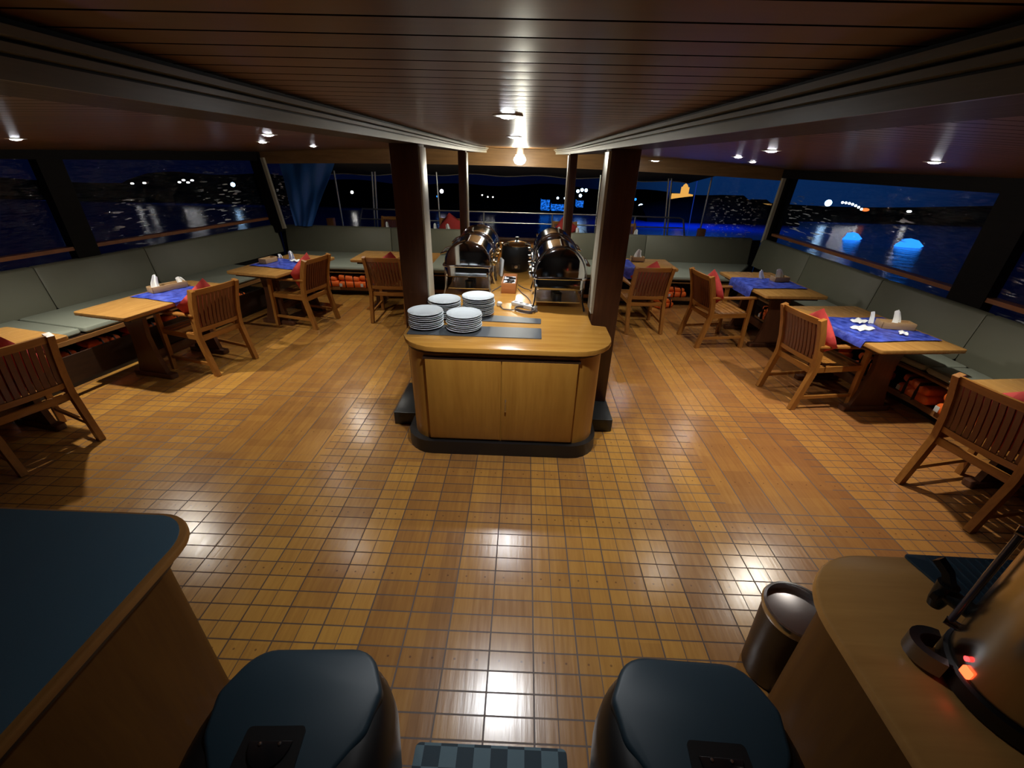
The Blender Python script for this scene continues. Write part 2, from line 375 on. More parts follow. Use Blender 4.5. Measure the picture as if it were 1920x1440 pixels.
def sheet(b, f, nu, nv, th=.002):
    """double-skinned surface from f(u,v)"""
    top = [[Vector(f(i / nu, j / nv)) for j in range(nv + 1)] for i in range(nu + 1)]
    vt = [[b.verts.new(top[i][j]) for j in range(nv + 1)] for i in range(nu + 1)]
    vb = []
    for i in range(nu + 1):
        r = []
        for j in range(nv + 1):
            du = top[min(i + 1, nu)][j] - top[max(i - 1, 0)][j]; dv = top[i][min(j + 1, nv)] - top[i][max(j - 1, 0)]
            nn = du.cross(dv); nn = nn.normalized() if nn.length > 1e-9 else Vector((0, 0, 1))
            r.append(b.verts.new(top[i][j] - nn * th))
        vb.append(r)
    for i in range(nu):
        for j in range(nv):
            b.faces.new((vt[i][j], vt[i + 1][j], vt[i + 1][j + 1], vt[i][j + 1])); b.faces.new((vb[i][j + 1], vb[i + 1][j + 1], vb[i + 1][j], vb[i][j]))
    for i in range(nu):
        for j in (0, nv): b.faces.new((vt[i][j], vt[i + 1][j], vb[i + 1][j], vb[i][j]))
    for j in range(nv):
        for i in (0, nu): b.faces.new((vt[i][j], vt[i][j + 1], vb[i][j + 1], vb[i][j]))
def obj(name, b, mat, parent=None, smooth=35, loc=None, rotz=None):
    bmesh.ops.recalc_face_normals(b, faces=b.faces[:])
    me = bpy.data.meshes.new(name); b.to_mesh(me); b.free()
    me.materials.append(M[mat] if isinstance(mat, str) else mat)
    if smooth: me.shade_smooth(); me.set_sharp_from_angle(angle=math.radians(smooth))
    o = bpy.data.objects.new(name, me); C.objects.link(o)
    if parent: o.parent = parent
    if loc: o.location = loc
    if rotz is not None: o.rotation_euler = (0, 0, rotz)
    return o
def tag(o, label, cat, group=None, kind=None):
    o['label'] = label; o['category'] = cat
    if group: o['group'] = group
    if kind: o['kind'] = kind
    return o
def thing(name, label, cat, loc=(0, 0, 0), rz=0, group=None):
    o = bpy.data.objects.new(name, None); C.objects.link(o); o.location = loc; o.rotation_euler = (0, 0, rz)
    o.empty_display_size = .1
    return tag(o, label, cat, group)
def struct(name, b, mat, label, cat, parent=None, smooth=35):
    o = obj(name, b, mat, parent, smooth)
    if not parent: o['kind'] = 'structure'; o['label'] = label; o['category'] = cat
    return o
def dup(root, loc, rz, label, group=None):
    r = root.copy(); C.objects.link(r); r.location = loc; r.rotation_euler = (0, 0, rz); r['label'] = label
    if group: r['group'] = group
    for ch in list(root.children):
        c = ch.copy(); C.objects.link(c); c.parent = r
        for g2 in list(ch.children):
            d = g2.copy(); C.objects.link(d); d.parent = c
    return r
ORD = ['lowest', 'second from the bottom', 'third from the bottom', 'fourth from the bottom', 'fifth from the bottom', 'sixth from the bottom',
       'seventh from the bottom', 'eighth from the bottom', 'ninth from the bottom', 'tenth from the bottom', 'topmost']

# ------------------------------------------------------------------ the setting
b = nb(); box(b, -6.4, 6.0, -2.4, 8.1, -.25, 0); struct('floor', b, 'deck', 'varnished teak deck with a grid of grooves', 'floor')
b = nb(); box(b, -4.6, 4.6, 8.1, 9.75, -.25, -.002); struct('floor_aft', b, 'dark_wood', 'open after deck beyond the far bench', 'floor')

def slab(b, x0, x1, y0, y1, zf, ztop, nx=18, ny=2):
    lo = [[b.verts.new((x0 + (x1 - x0) * i / nx, y0 + (y1 - y0) * j / ny, zf(x0 + (x1 - x0) * i / nx))) for j in range(ny + 1)] for i in range(nx + 1)]
    hi = [[b.verts.new((v.co.x, v.co.y, ztop)) for v in r] for r in lo]
    for i in range(nx):
        for j in range(ny):
            b.faces.new((lo[i][j], lo[i][j + 1], lo[i + 1][j + 1], lo[i + 1][j])); b.faces.new((hi[i][j], hi[i + 1][j], hi[i + 1][j + 1], hi[i][j + 1]))
    for i in range(nx):
        for j in (0, ny): b.faces.new((lo[i][j], lo[i + 1][j], hi[i + 1][j], hi[i][j]))
    for j in range(ny):
        for i in (0, nx): b.faces.new((lo[i][j], lo[i][j + 1], hi[i][j + 1], hi[i][j]))
b = nb(); slab(b, -6.2, -.80, -1.2, 8.05, zceil, 2.42); struct('ceiling_left', b, 'ceil', 'reddish planked ceiling over the left tables', 'ceiling')
b = nb(); slab(b, .65, 5.4, -1.2, 8.05, zceil, 2.42); struct('ceiling_right', b, 'ceil', 'reddish planked ceiling over the right tables', 'ceiling')
b = nb(); slab(b, -.80, .65, -1.2, 8.05, lambda x: 2.206, 2.42); struct('ceiling_middle', b, 'ceil', 'raised middle ceiling of varnished cross planks', 'ceiling')

b = nb(); box(b, -6.4, 6.0, -2.5, -2.4, -.25, 2.42); struct('wall_front', b, 'dark_wood', 'dark wooden bulkhead behind the foreground', 'wall')
b = nb(); slab(b, -6.4, 6.0, -2.45, -1.2, lambda x: 2.15, 2.42); struct('ceiling_front', b, 'ceil', 'low ceiling before the bulkhead', 'ceiling')
# two long beams with stepped pale mouldings, their far ends turning inwards
def beam(name, xin, xout, label):
    s = 1 if xin > xout else -1
    path = [(0, -1.2), (0, 1.5), (0, 3.5), (0, 5.2), (.02, 6.0), (.06, 6.5), (.14, 6.95)]
    def strip(n, mat, xa, xb, z0, z1, par):
        b = nb(); rings = []
        for d, y in path: rings.append([b.verts.new((x + s * d, y, z)) for x, z in ((xa, z0), (xb, z0), (xb, z1), (xa, z1))])
        ring_faces(b, rings); return obj(n, b, mat, par, 20)
    b = nb(); rings = []
    for d, y in path: rings.append([b.verts.new((x + s * d, y, z)) for x, z in ((xout, 2.132), (xin, 2.132), (xin, 2.30), (xout, 2.30))])
    ring_faces(b, rings)
    o = struct(name, b, 'beam', label, 'beam', None, 20)
    strip('moulding', 'mould', xin, xin + s * .008, 2.130, 2.158, o)
    strip('moulding', 'mould', xin, xin + s * .020, 2.163, 2.174, o)
    strip('moulding', 'mould', xin, xin + s * .034, 2.180, 2.192, o)
    return o
beam('trim_1', -.725, -.965, 'long dark ceiling beam with pale stepped moulding left of the middle ceiling')
beam('trim_2', .565, .80, 'long dark ceiling beam with pale stepped moulding right of the middle ceiling')

LA = Vector((-4.40, 7.96)); LB = Vector((-5.30, 3.68)); LD = (LB - LA).normalized(); LN = Vector((-LD.y, LD.x))   # left bench line, LN points into the room
if LN.x < 0: LN = -LN
def L(s, d): p = LA + LD * s + LN * d; return (p.x, p.y)     # s metres from the far corner, d metres into the room
LROT = math.atan2(-LD.y, -LD.x) - PI / 2                      # heading of the left side
RX = 4.14
def lbox(b, s0, s1, d0, d1, z0, z1, bev=0):
    prism(b, [L(s0, d0), L(s1, d0), L(s1, d1), L(s0, d1)], z0, z1)
# hull sides, rails, headers, window posts
b = nb(); lbox(b, -.15, 8.6, -.25, -.165, -.25, .84); struct('wall_left', b, 'hull', 'dark hull side behind the left bench', 'wall')
b = nb(); box(b, RX + .16, RX + .23, -1.0, 8.1, -.25, .84); struct('wall_right', b, 'hull', 'dark hull side behind the right bench', 'wall')
b = nb(); box(b, -4.5, -1.12, 8.125, 8.17, -.25, .86); box(b, .84, 4.3, 8.125, 8.17, -.25, .86); struct('wall_back', b, 'hull', 'dark bulkhead behind the far bench', 'wall')
b = nb(); lbox(b, -.1, 8.6, -.22, -.12, 1.005, 1.045); struct('trim_3', b, 'rail_wood', 'reddish wooden rail below the left windows', 'rail')
b = nb(); box(b, RX + .16, RX + .27, -1.0, 8.05, .985, 1.025); struct('trim_4', b, 'rail_wood', 'reddish wooden rail below the right windows', 'rail')
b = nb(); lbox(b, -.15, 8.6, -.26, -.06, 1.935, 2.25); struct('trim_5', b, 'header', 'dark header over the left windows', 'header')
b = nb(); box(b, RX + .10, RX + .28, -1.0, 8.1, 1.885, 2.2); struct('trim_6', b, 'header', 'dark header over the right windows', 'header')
# far fascia, curved with the deck
b = nb(); rings = []
for i in range(25):
    x = -4.5 + 8.85 * i / 24; zb = 1.952 - .0045 * x * x - .006 * x
    rings.append([b.verts.new((x, y, z)) for y, z in ((7.93, zb), (8.05, zb), (8.05, 2.32), (7.93, 2.32))])
ring_faces(b, rings); struct('trim_7', b, 'fascia', 'teak fascia over the open far end', 'fascia')
def post_bar(name, p0, p1, wd, dp, label, mat='header', up=(0, 1, 0)):
    b = nb(); bar(b, [p0, p1], wd, dp, up); return struct(name, b, mat, label, 'window post', None, 20)
lx, ly = L(3.05, -.17); lx2, ly2 = L(2.86, -.17)
post_bar('trim_8', (lx, ly, .80), (lx + .01, ly, 2.1), .24, .12, 'dark post between the two left windows', up=(LN.x, LN.y, 0))
post_bar('trim_9', (-4.42, 7.93, .80), (-4.56, 7.93, 2.1), .16, .14, 'dark raked post in the far left corner')
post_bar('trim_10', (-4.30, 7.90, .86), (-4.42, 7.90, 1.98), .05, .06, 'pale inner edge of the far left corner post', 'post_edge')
post_bar('trim_11', (RX + .20, 4.14, .80), (RX + .20, 4.14, 2.1), .10, .36, 'dark post between the two right windows')
post_bar('trim_12', (RX + .20, 7.92, .80), (RX + .26, 7.92, 2.1), .16, .16, 'dark raked post in the far right corner')
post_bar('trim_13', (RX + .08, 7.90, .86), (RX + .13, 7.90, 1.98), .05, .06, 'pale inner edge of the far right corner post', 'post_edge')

# clear vinyl curtains in the openings
def pane(name, f, label, nu=24, nv=10):
    b = nb(); vv = [[b.verts.new(f(i / nu, j / nv)) for j in range(nv + 1)] for i in range(nu + 1)]
    for i in range(nu):
        for j in range(nv): b.faces.new((vv[i][j], vv[i + 1][j], vv[i + 1][j + 1], vv[i][j + 1]))
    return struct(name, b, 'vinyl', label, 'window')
def lw(s0, s1):
    def f(u, v):
        s = s0 + (s1 - s0) * u; d = -.20 + .012 * math.sin(9 * s + 3 * v) * math.sin(PI * v) + .008 * math.sin(17 * s - 4 * v)
        x, y = L(s, d); return (x, y, .845 + 1.115 * v)
    return f
def rw(y0, y1):
    def f(u, v):
        y = y0 + (y1 - y0) * u
        return (RX + .225 + .012 * math.sin(8 * y + 4 * v) * math.sin(PI * v) + .008 * math.sin(19 * y - 3 * v), y, .845 + 1.075 * v)
    return f
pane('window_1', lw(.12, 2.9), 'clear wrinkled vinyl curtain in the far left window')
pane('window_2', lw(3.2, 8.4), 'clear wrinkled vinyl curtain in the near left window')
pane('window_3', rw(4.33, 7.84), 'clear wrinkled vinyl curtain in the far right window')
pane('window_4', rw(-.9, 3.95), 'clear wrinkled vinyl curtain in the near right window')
def fw(xa0, xa1, xb0, xb1):   # bottom edge xa0..xa1, top edge xb0..xb1
    def f(u, v):
        x = (xa0 + (xa1 - xa0) * u) * (1 - v) + (xb0 + (xb1 - xb0) * u) * v
        return (x, 8.0 + .02 * math.sin(14 * x + 5 * v) + .012 * math.sin(31 * x - 7 * v), .88 + 1.05 * v)
    return f
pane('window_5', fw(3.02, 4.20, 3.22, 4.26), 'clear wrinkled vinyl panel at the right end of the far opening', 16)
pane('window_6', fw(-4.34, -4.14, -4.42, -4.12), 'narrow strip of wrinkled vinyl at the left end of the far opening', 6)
# tied back curtain: wide at the top, gathered at the foot
b = nb()
def tri(u, v):
    x = (-4.13 + .30 * u) * (1 - v) + (-4.20 + .96 * u) * v + .0
    fold = .012 * math.sin(22 * u + 2 * v) * (1 - .5 * v) + .02 * math.sin(7 * u - 6 * v)
    return (x, 7.97 + fold, .90 + 1.03 * v)
sheet(b, tri, 22, 12, .004); o = obj('tied_curtain', b, 'vinyl_fold'); tag(o, 'vinyl curtain with painted blue sky reflection, tied back into a narrow foot at the far left', 'curtain')

# door-like wooden panel closing the gap in the far bench
t = thing('gate', 'low wooden gate with dark cap between the two far benches', 'gate', (-.12, 8.0, 0))
b = nb(); box(b, -.96, .93, -.03, .03, 0, .74, .004); obj('panel', b, 'teak_x', t)
b = nb(); box(b, -.98, .95, -.06, .06, .74, .80, .012); obj('cap', b, 'dark_wood', t)

# ------------------------------------------------------------------ posts beside the buffet
def post(name, x0, x1, y0, y1, ztop, edge, label, plinth=None):
    t = thing(name, label, 'post', ((x0 + x1) / 2, (y0 + y1) / 2, 0), 0, 'wooden posts around the buffet')
    hx, hy = (x1 - x0) / 2, (y1 - y0) / 2
    z0 = .12 if plinth else 0
    b = nb(); box(b, -hx, hx, -hy, hy, z0, ztop, .006); obj('shaft', b, 'post', t)
    b = nb(); box(b, edge * (hx - .002), edge * (hx + .012), -hy, hy, .95, ztop - .02, .003); obj('painted_lit_side', b, 'post_edge', t)  # lit inner face of the post, painted as a pale strip
    if plinth:
        b = nb(); box(b, plinth[0] - t.location.x, plinth[1] - t.location.x, plinth[2] - t.location.y, plinth[3] - t.location.y, 0, .12, .008); obj('plinth', b, 'granite', t)
    return t
post('wooden_post', -.965, -.76, 3.36, 3.56, 2.135, 1, 'dark wooden post on a black plinth left of the buffet', (-1.06, -.74, 3.05, 3.60))
post('wooden_post', .585, .795, 3.36, 3.56, 2.135, -1, 'dark wooden post on a black plinth right of the buffet', (.57, .81, 3.05, 3.60))
post('wooden_post', -.85, -.755, 5.92, 6.08, 2.135, 1, 'slim dark post left of the soup kettle')
post('wooden_post', .535, .63, 5.92, 6.08, 2.135, -1, 'slim dark post right of the soup kettle')

# ------------------------------------------------------------------ the buffet island
t = thing('buffet_counter', 'long honey wood buffet counter with rounded front corners and cupboard doors', 'counter', (-.1, 2.66, 0))
ox, oy = -.1, 2.66
def isl(fx0, fx1, y0, bx0, bx1, yn, y1, rad): 
    return [(p[0] - ox, p[1] - oy) for p in rpoly([(fx0, y0), (fx1, y0), (fx1, yn), (bx1, yn + .02), (bx1, y1), (bx0, y1), (bx0, yn + .02), (fx0, yn)], [rad, rad, .02, .02, .03, .03, .02, .02])]
b = nb(); prism(b, isl(-.82, .60, 2.70, -.70, .50, 3.04, 5.42, .20), .10, .865); obj('body', b, 'veneer', t)
b = nb(); prism(b, isl(-.87, .63, 2.66, -.69, .49, 3.03, 5.40, .22), 0, .115); obj('kickboard', b, 'kick', t)
b = nb(); prism(b, isl(-.86, .672, 2.655, -.735, .565, 3.18, 5.46, .29), .865, .905, .006); obj('worktop', b, 'counter_top', t)
b = nb(); prism(b, isl(-.835, .625, 2.68, -.71, .53, 3.08, 5.44, .24), .845, .866); obj('cornice', b, 'dark_wood', t)
for x0, x1 in ((-.665, -.128), (-.122, .415)):
    b = nb(); box(b, x0 - ox, x1 - ox, 2.682 - oy, 2.703 - oy, .135, .80, .003); d = obj('door', b, 'veneer', t)
    if x0 > -.2:
        b = nb(); tube(b, [(x0 + .03 - ox, 2.684 - oy, .49), (x0 + .03 - ox, 2.664 - oy, .485), (x0 + .03 - ox, 2.662 - oy, .44), (x0 + .03 - ox, 2.668 - oy, .40)], .006); obj('handle', b, 'steel', d)
b = nb(); box(b, -.68 - ox, .43 - ox, 2.684 - oy, 2.71 - oy, .800, .815); obj('door_rail', b, 'dark_wood', t)

# place mats on the worktop
ZC = .905
b = nb(); prism(b, rpoly([(-.83, 2.875), (.155, 2.865), (.16, 3.075), (-.83, 3.085)], .01), ZC, ZC + .006); tag(obj('place_mat', b, 'slate'), 'dark grey mat nearest the front edge of the buffet, under the front plates', 'mat')
b = nb(); prism(b, rpoly([(-.80, 3.225), (.16, 3.185), (.165, 3.30), (-.80, 3.42)], .01), ZC, ZC + .006); tag(obj('place_mat', b, 'slate'), 'narrower dark grey mat behind the front mat, under the rear plates', 'mat')

# plates, each one its own thing
def plate_bm(r):
    b = nb()
    lathe(b, [(.001, .004), (r * .58, .004), (r * .60, 0), (r * .64, 0), (r * .66, .006), (r * .97, .0185), (r, .0205), (r * .985, .0225), (r * .68, .0115), (r * .62, .0085), (.001, .0085)], 48)
    return b
pl0 = obj('plate', plate_bm(.132), 'china')
stacks = [((-.715, 3.045), 8, 'front left'), ((-.425, 3.02), 8, 'front right'), ((-.622, 3.305), 9, 'rear left'), ((-.352, 3.38), 10, 'rear right')]
first = True
for (x, y), n, nm in stacks:
    base = ZC + .0062
    for k in range(n):
        p = pl0 if first else pl0.copy()
        if not first: C.objects.link(p)
        first = False
        p.location = (x + random.uniform(-.006, .006), y + random.uniform(-.006, .006), base + k * .0148)
        p.rotation_euler = (0, 0, random.uniform(0, 6))
        tag(p, 'white dinner plate in the %s stack on the buffet, %s' % (nm, 'topmost' if k == n - 1 else ORD[k]), 'plate', 'dinner plates stacked on the buffet')

# roll-top chafing dishes: long axis along y
def chafer(label, loc, rz, h=.24, wd=.44, ln=.52):
    t = thing('chafing_dish', label, 'chafing dish', loc, rz, 'roll top chafing dishes'); hw, hl = wd / 2, ln / 2
    for sx_ in (-1, 1):
        for sy_ in (-1, 1):
            b = nb(); bar(b, [(sx_ * (hw - .02), sy_ * (hl - .03), .20), (sx_ * (hw - .015), sy_ * (hl - .025), .08), (sx_ * (hw + .005), sy_ * (hl - .005), 0)], .012, .07, (0, sy_, 0)); obj('leg', b, 'chrome', t)
    b = nb(); prism(b, rpoly([(-hw, -hl), (hw, -hl), (hw, hl), (-hw, hl)], .05), .175, .275, .01); obj('water_pan', b, 'chrome', t)
    b = nb(); prism(b, rpoly([(-hw - .012, -hl - .012), (hw + .012, -hl - .012), (hw + .012, hl + .012), (-hw - .012, hl + .012)], .055), .266, .286, .006); obj('rim', b, 'chrome', t)
    b = nb(); box(b, -hw + .03, hw - .03, -hl + .05, hl - .05, .055, .063); obj('shelf', b, 'steel', t)
    for q in (-.1, .12):
        b = nb(); lathe(b, [(.04, 0), (.043, .05), (.03, .055)], 20, (0, q, .063)); obj('burner', b, 'black', t)
    # lid: barrel vault with softly domed ends
    b = nb(); rings = []; m = 26
    prof = [(-hl + .004, .90), (-hl + .01, .955), (-hl + .03, .99), (-hl + .06, 1)] + [(-hl + .06 + (ln - .12) * k / 8, 1) for k in range(1, 8)] + [(hl - .06, 1), (hl - .03, .99), (hl - .01, .955), (hl - .004, .90)]
    for y, s in prof: rings.append([b.verts.new(((hw - .006) * s * math.cos(PI * k / m), y, .286 + h * s * max(0, math.sin(PI * k / m)) ** .9)) for k in range(m + 1)])
    ring_faces(b, rings); lid = obj('lid', b, 'chrome', t, 40)
    b = nb(); tube(b, [(math.cos(PI * k / 26) * (hw + .002), -hl + .045, .286 + max(0, math.sin(PI * k / 26)) ** .9 * (h + .004)) for k in range(27)], .006, 8); obj('lid_band', b, 'chrome', lid)
    b = nb(); tube(b, [(hw - .02, -.13, .38), (hw + .035, -.12, .36), (hw + .035, .12, .36), (hw - .02, .13, .38)], .009, 8); obj('lid_handle', b, 'chrome', lid)
    for q in (-.2, .2):
        b = nb(); lathe(b, [(.001, -.02), (.022, -.016), (.026, 0), (.022, .016), (.001, .02)], 16, (-hw - .02, q, .30)); obj('hinge_knob', b, 'gold' if label.find('left') > 0 else 'chrome', t)
    return t
chafer('mirror polished roll top chafing dish at the front of the left pair, behind the plates', (-.505, 4.15, ZC), PI, .205)
chafer('mirror polished roll top chafing dish at the back of the left pair', (-.495, 4.76, ZC), PI, .205)
chafer('mirror polished roll top chafing dish at the front of the right pair', (.315, 3.80, ZC), 0)
chafer('mirror polished roll top chafing dish at the back of the right pair', (.315, 4.50, ZC), 0)

# soup kettle
t = thing('soup_kettle', 'black round soup kettle with a shiny steel lid at the far end of the buffet', 'kettle', (-.075, 5.02, ZC))
b = nb(); lathe(b, [(.13, 0), (.145, .02), (.168, .08), (.176, .16), (.172, .25), (.158, .285), (.15, .29)], 40); obj('body', b, 'black', t)
b = nb(); lathe(b, [(.156, .283), (.160, .292), (.150, .302), (.10, .325), (.04, .335), (.001, .336)], 40); lid = obj('lid', b, 'chrome', t)
b = nb(); lathe(b, [(.010, .335), (.010, .352), (.022, .358), (.022, .372), (.001, .376)], 18); obj('knob', b, 'black', lid)
b = nb(); prism(b, rpoly([(-.05, -.1785), (.05, -.1785), (.05, -.16), (-.05, -.16)], .005), .05, .105); obj('control_panel', b, 'black_gloss', t)
b = nb(); lathe(b, [(.018, 0), (.018, .012), (.001, .014)], 16)
for v in b.verts: v.co = Vector((v.co.x, -.178 - v.co.z, .078 + v.co.y))
obj('dial', b, 'steel', t)
# upright white board by the kettle
b = nb(); obox(b, (0, 0, .095), (.028, .12, .19), (0, .08, .25), .012, 3); tag(obj('upright_board', b, 'white', loc=(-.235, 4.72, ZC), rotz=0), 'white upright plastic board left of the soup kettle', 'board')
b = nb(); box(b, -.045, .045, -.06, .06, 0, .03, .012); tag(obj('white_block', b, 'white', loc=(.115, 5.1, ZC)), 'small white block right of the soup kettle', 'block')
# cutlery box
t = thing('cutlery_box', 'open wooden box of dark handled cutlery between the chafing dishes', 'cutlery box', (-.125, 4.22, ZC), -.02)
b = nb(); box(b, -.07, .07, -.20, -.188, 0, .10, .002); box(b, -.07, .07, .188, .20, 0, .10, .002); box(b, -.07, -.06, -.19, .19, 0, .10, .002); box(b, .06, .07, -.19, .19, 0, .10, .002); box(b, -.065, .065, -.19, .19, 0, .012); obj('case', b, wood('red_cutlery_box_wood', (.40, .14, .04), (.56, .22, .07), .4, 'x'), t)
b = nb(); box(b, -.058, .058, -.187, .187, .060, .072); obj('lining', b, 'linen', t)
kn = None
for k in range(9):
    x = -.04 + .08 * random.random(); y = -.14 + .27 * k / 8
    b = nb(); obox(b, (x, y, .079), (.075, .014, .010), (0, 0, random.uniform(-.5, .5)), .004)
    tag(obj('knife', b, 'black_gloss', loc=(-.125, 4.22, ZC), rotz=-.02), 'dark handled knife lying in the wooden cutlery box', 'knife', 'knives in the cutlery box')
# power strip
t = thing('power_strip', 'white power strip on the worktop in front of the right chafing dishes', 'power strip', (.025, 3.60, ZC), -.62)
b = nb(); box(b, -.125, .125, -.028, .028, 0, .036, .008); obj('body', b, 'white', t)
for k in range(4):
    b = nb(); lathe(b, [(.017, .0355), (.017, .0372), (.001, .0372)], 14, (-.09 + .06 * k, 0, 0)); obj('socket', b, 'cable', t)
b = nb(); pts = [(-.10, -.12, .008)]
pts = [Vector(L_) for L_ in [(.125, 0, .018), (.16, -.03, .008), (.13, -.09, .006)]]
for k in range(46):
    a = -.3 - 2 * PI * k / 20; pts.append(Vector((.06 + .095 * math.cos(a), -.075 + .06 * math.sin(a), .006 + .0016 * k / 4)))
pts += [Vector((-.03, -.14, .006)), Vector((-.10, -.17, .006)), Vector((-.165, -.13, .012))]
tube(b, pts, .0048, 6); obj('cord', b, 'cable', t)
b = nb(); obox(b, (-.185, -.115, .022), (.045, .04, .038), (0, .2, .5), .012, 3); obj('plug', b, 'white', t)
# thin cables running to the dishes
def cable(pts, label):
    b = nb(); P = [Vector(p) for p in pts]; out = []
    for i in range(len(P) - 1):
        a, c = P[i], P[i + 1]; pa, pc = P[max(i - 1, 0)], P[min(i + 2, len(P) - 1)]
        for k in range(6):
            q = k / 6; out.append(.5 * ((2 * a) + (c - pa) * q + (2 * pa - 5 * a + 4 * c - pc) * q * q + (3 * a - pa - 3 * c + pc) * q ** 3))
    out.append(P[-1]); tube(b, out, .004, 6); return tag(obj('cable', b, 'cable'), label, 'cable')
z = ZC + .005
cable([(-.20, 4.30, z), (-.24, 4.20, z), (-.30, 4.02, z), (-.31, 3.80, z)], 'thin dark cable left of the cutlery box')
cable([(-.04, 4.34, z), (.02, 4.22, z), (.08, 4.15, z), (.09, 4.05, z)], 'thin dark cable right of the cutlery box, the shorter one')
cable([(-.04, 4.20, z), (.0, 4.05, z), (.05, 3.92, z), (.085, 3.74, z), (.075, 3.55, z)], 'long dark cable from the cutlery box to the front right chafing dish')

# ------------------------------------------------------------------ chairs
def make_chair(label):
    t = thing('armchair', label, 'chair', group='slatted wooden armchairs')
    rp = [(0, 0), (.046, .20), (.086, .38), (.090, .43), (.072, .58), (.030, .75), (-.02, .895)]
    def rear(z):
        for (a, za), (c, zc) in zip(rp, rp[1:]):
            if za <= z <= zc: return a + (c - a) * (z - za) / (zc - za)
        return rp[-1][0]
    for s in (-1, 1):
        b = nb(); bar(b, [(s * .235, y, zz) for y, zz in rp], .042, .054, (0, 1, 0)); obj('rear_leg', b, 'teak', t, 25)
        b = nb(); bar(b, [(s * .262, .575, 0), (s * .258, .565, .30), (s * .258, .555, .632)], .040, .040, (0, 1, 0)); obj('front_leg', b, 'teak', t, 25)
        b = nb(); poly = [(s * .228, .045), (s * .225, .30), (s * .225, .61), (s * .255, .635), (s * .285, .61), (s * .292, .38), (s * .262, .045)]
        prism(b, rpoly(poly, .012, 3), .632, .656, .006); obj('armrest', b, 'teak_y', t)
        b = nb(); bar(b, [(s * .243, .085, .415), (s * .252, .555, .425)], .022, .055); obj('side_rail', b, 'teak_y', t, 25)
        b = nb(); bar(b, [(s * .243, .04, .13), (s * .257, .565, .14)], .02, .03); obj('stretcher', b, 'teak_y', t, 25)
    b = nb(); obox(b, (0, .567, .42), (.50, .022, .05), None, .003); obj('front_rail', b, 'teak_x', t)
    b = nb(); obox(b, (0, .093, .388), (.45, .022, .055), None, .003); obj('back_rail', b, 'teak_x', t)
    b = nb(); tube_pts = []
    def rail(z0, z1, bow):
        b = nb(); rings = []
        for k in range(9):
            u = -1 + 2 * k / 8; x = .222 * u; by = -bow * (1 - u * u)
            rings.append([b.verts.new((x, rear(zz) + by + dy, zz)) for dy, zz in ((-.012, z0), (.012, z0), (.012, z1), (-.012, z1))])
        ring_faces(b, rings); return b
    obj('top_rail', rail(.838, .893, .018), 'teak_x', t, 30)
    obj('lower_rail', rail(.462, .505, .018), 'teak_x', t, 30)
    for k in range(11):
        u = -1 + 2 * (k + .5) / 11; x = .222 * u; by = -.018 * (1 - u * u)
        b = nb(); bar(b, [(x, rear(zz) + by, zz) for zz in (.495, .58, .67, .76, .845)], .031, .012, (0, 1, 0)); obj('back_slat', b, 'slat', t, 25)
    for k in range(7):
        y = .145 + .066 * k; sag = -.012 * math.sin(PI * (k + .5) / 7)
        b = nb(); box(b, -.245, .245, y - .029, y + .029, .442 + sag, .458 + sag, .003); obj('seat_slat', b, 'teak_x', t)
    return t
CH = [('L1', (-3.39, 2.455), math.atan2(.34, -.94), 'slatted armchair at the nearest left table, cut by the left edge of the photo'),
      ('L2', (-3.04, 4.04), math.atan2(.29, -.957), 'slatted armchair with a red cushion at the left table that is lit yellow'),
      ('L3', (-2.645, 5.44), math.atan2(.235, -.972), 'slatted armchair at the left table nearest the far corner'),
      ('FL', (-1.82, 5.54), PI / 2, 'slatted armchair facing the far left bench, beside the left post'),
      ('FR', (1.67, 5.45), PI / 2 + .08, 'slatted armchair facing the far right bench, beside the right post'),
      ('R3', (2.195, 5.25), math.atan2(.15, .985), 'slatted armchair at the right table nearest the far corner, arm seen from the side'),
      ('R2', (2.575, 3.785), math.atan2(.16, .985), 'slatted armchair at the middle right table with the blue runner'),
      ('R1', (2.895, 2.29), math.atan2(.19, .98), 'slatted armchair at the nearest right table, cut by the right edge of the photo')]
c0 = make_chair('x'); fst = True
chairs = {}
for k, (x, y), a, lab in CH:
    rz = a - PI / 2
    if fst: c0.location = (x, y, 0); c0.rotation_euler = (0, 0, rz); c0['label'] = lab; chairs[k] = c0; fst = False
    else: chairs[k] = dup(c0, (x, y, 0), rz, lab)
AFT = [(-2.72, 'leftmost chair on the after deck, showing only at the left post'), (-1.50, 'chair on the after deck under a tall red cushion'),
       (.84, 'chair on the after deck straddled by the slim right post'), (2.05, 'rightmost chair on the after deck, seen past the right post')]
for i, (x, lab) in enumerate(AFT): chairs['A%d' % i] = dup(c0, (x, 9.32, .05), PI, lab, 'slatted armchairs')

# red cushions, corner up against the chair backs
def cushion_mesh():
    b = nb(); n = 12; h = .185
    def ht(u, v): return .062 * (max(0, 1 - abs(u) ** 2.6) * max(0, 1 - abs(v) ** 2.6)) ** .5
    up = [[None] * (n + 1) for _ in range(n + 1)]; dn = [[None] * (n + 1) for _ in range(n + 1)]
    for i in range(n + 1):
        for j in range(n + 1):
            u, v = -1 + 2 * i / n, -1 + 2 * j / n; pin = 1 - .07 * (1 - max(abs(u), abs(v)) ** 6 * 0) * (abs(u * v) < .3) * 0
            x, y = u * h, v * h; e = i in (0, n) or j in (0, n)
            up[i][j] = b.verts.new((x, y, ht(u, v))); dn[i][j] = up[i][j] if e else b.verts.new((x, y, -ht(u, v)))
    for i in range(n):
        for j in range(n):
            b.faces.new((up[i][j], up[i + 1][j], up[i + 1][j + 1], up[i][j + 1]))
            try: b.faces.new((dn[i][j + 1], dn[i + 1][j + 1], dn[i + 1][j], dn[i][j]))
            except ValueError: pass
    return b
cu0 = obj('cushion', cushion_mesh(), 'red', smooth=80); first = True
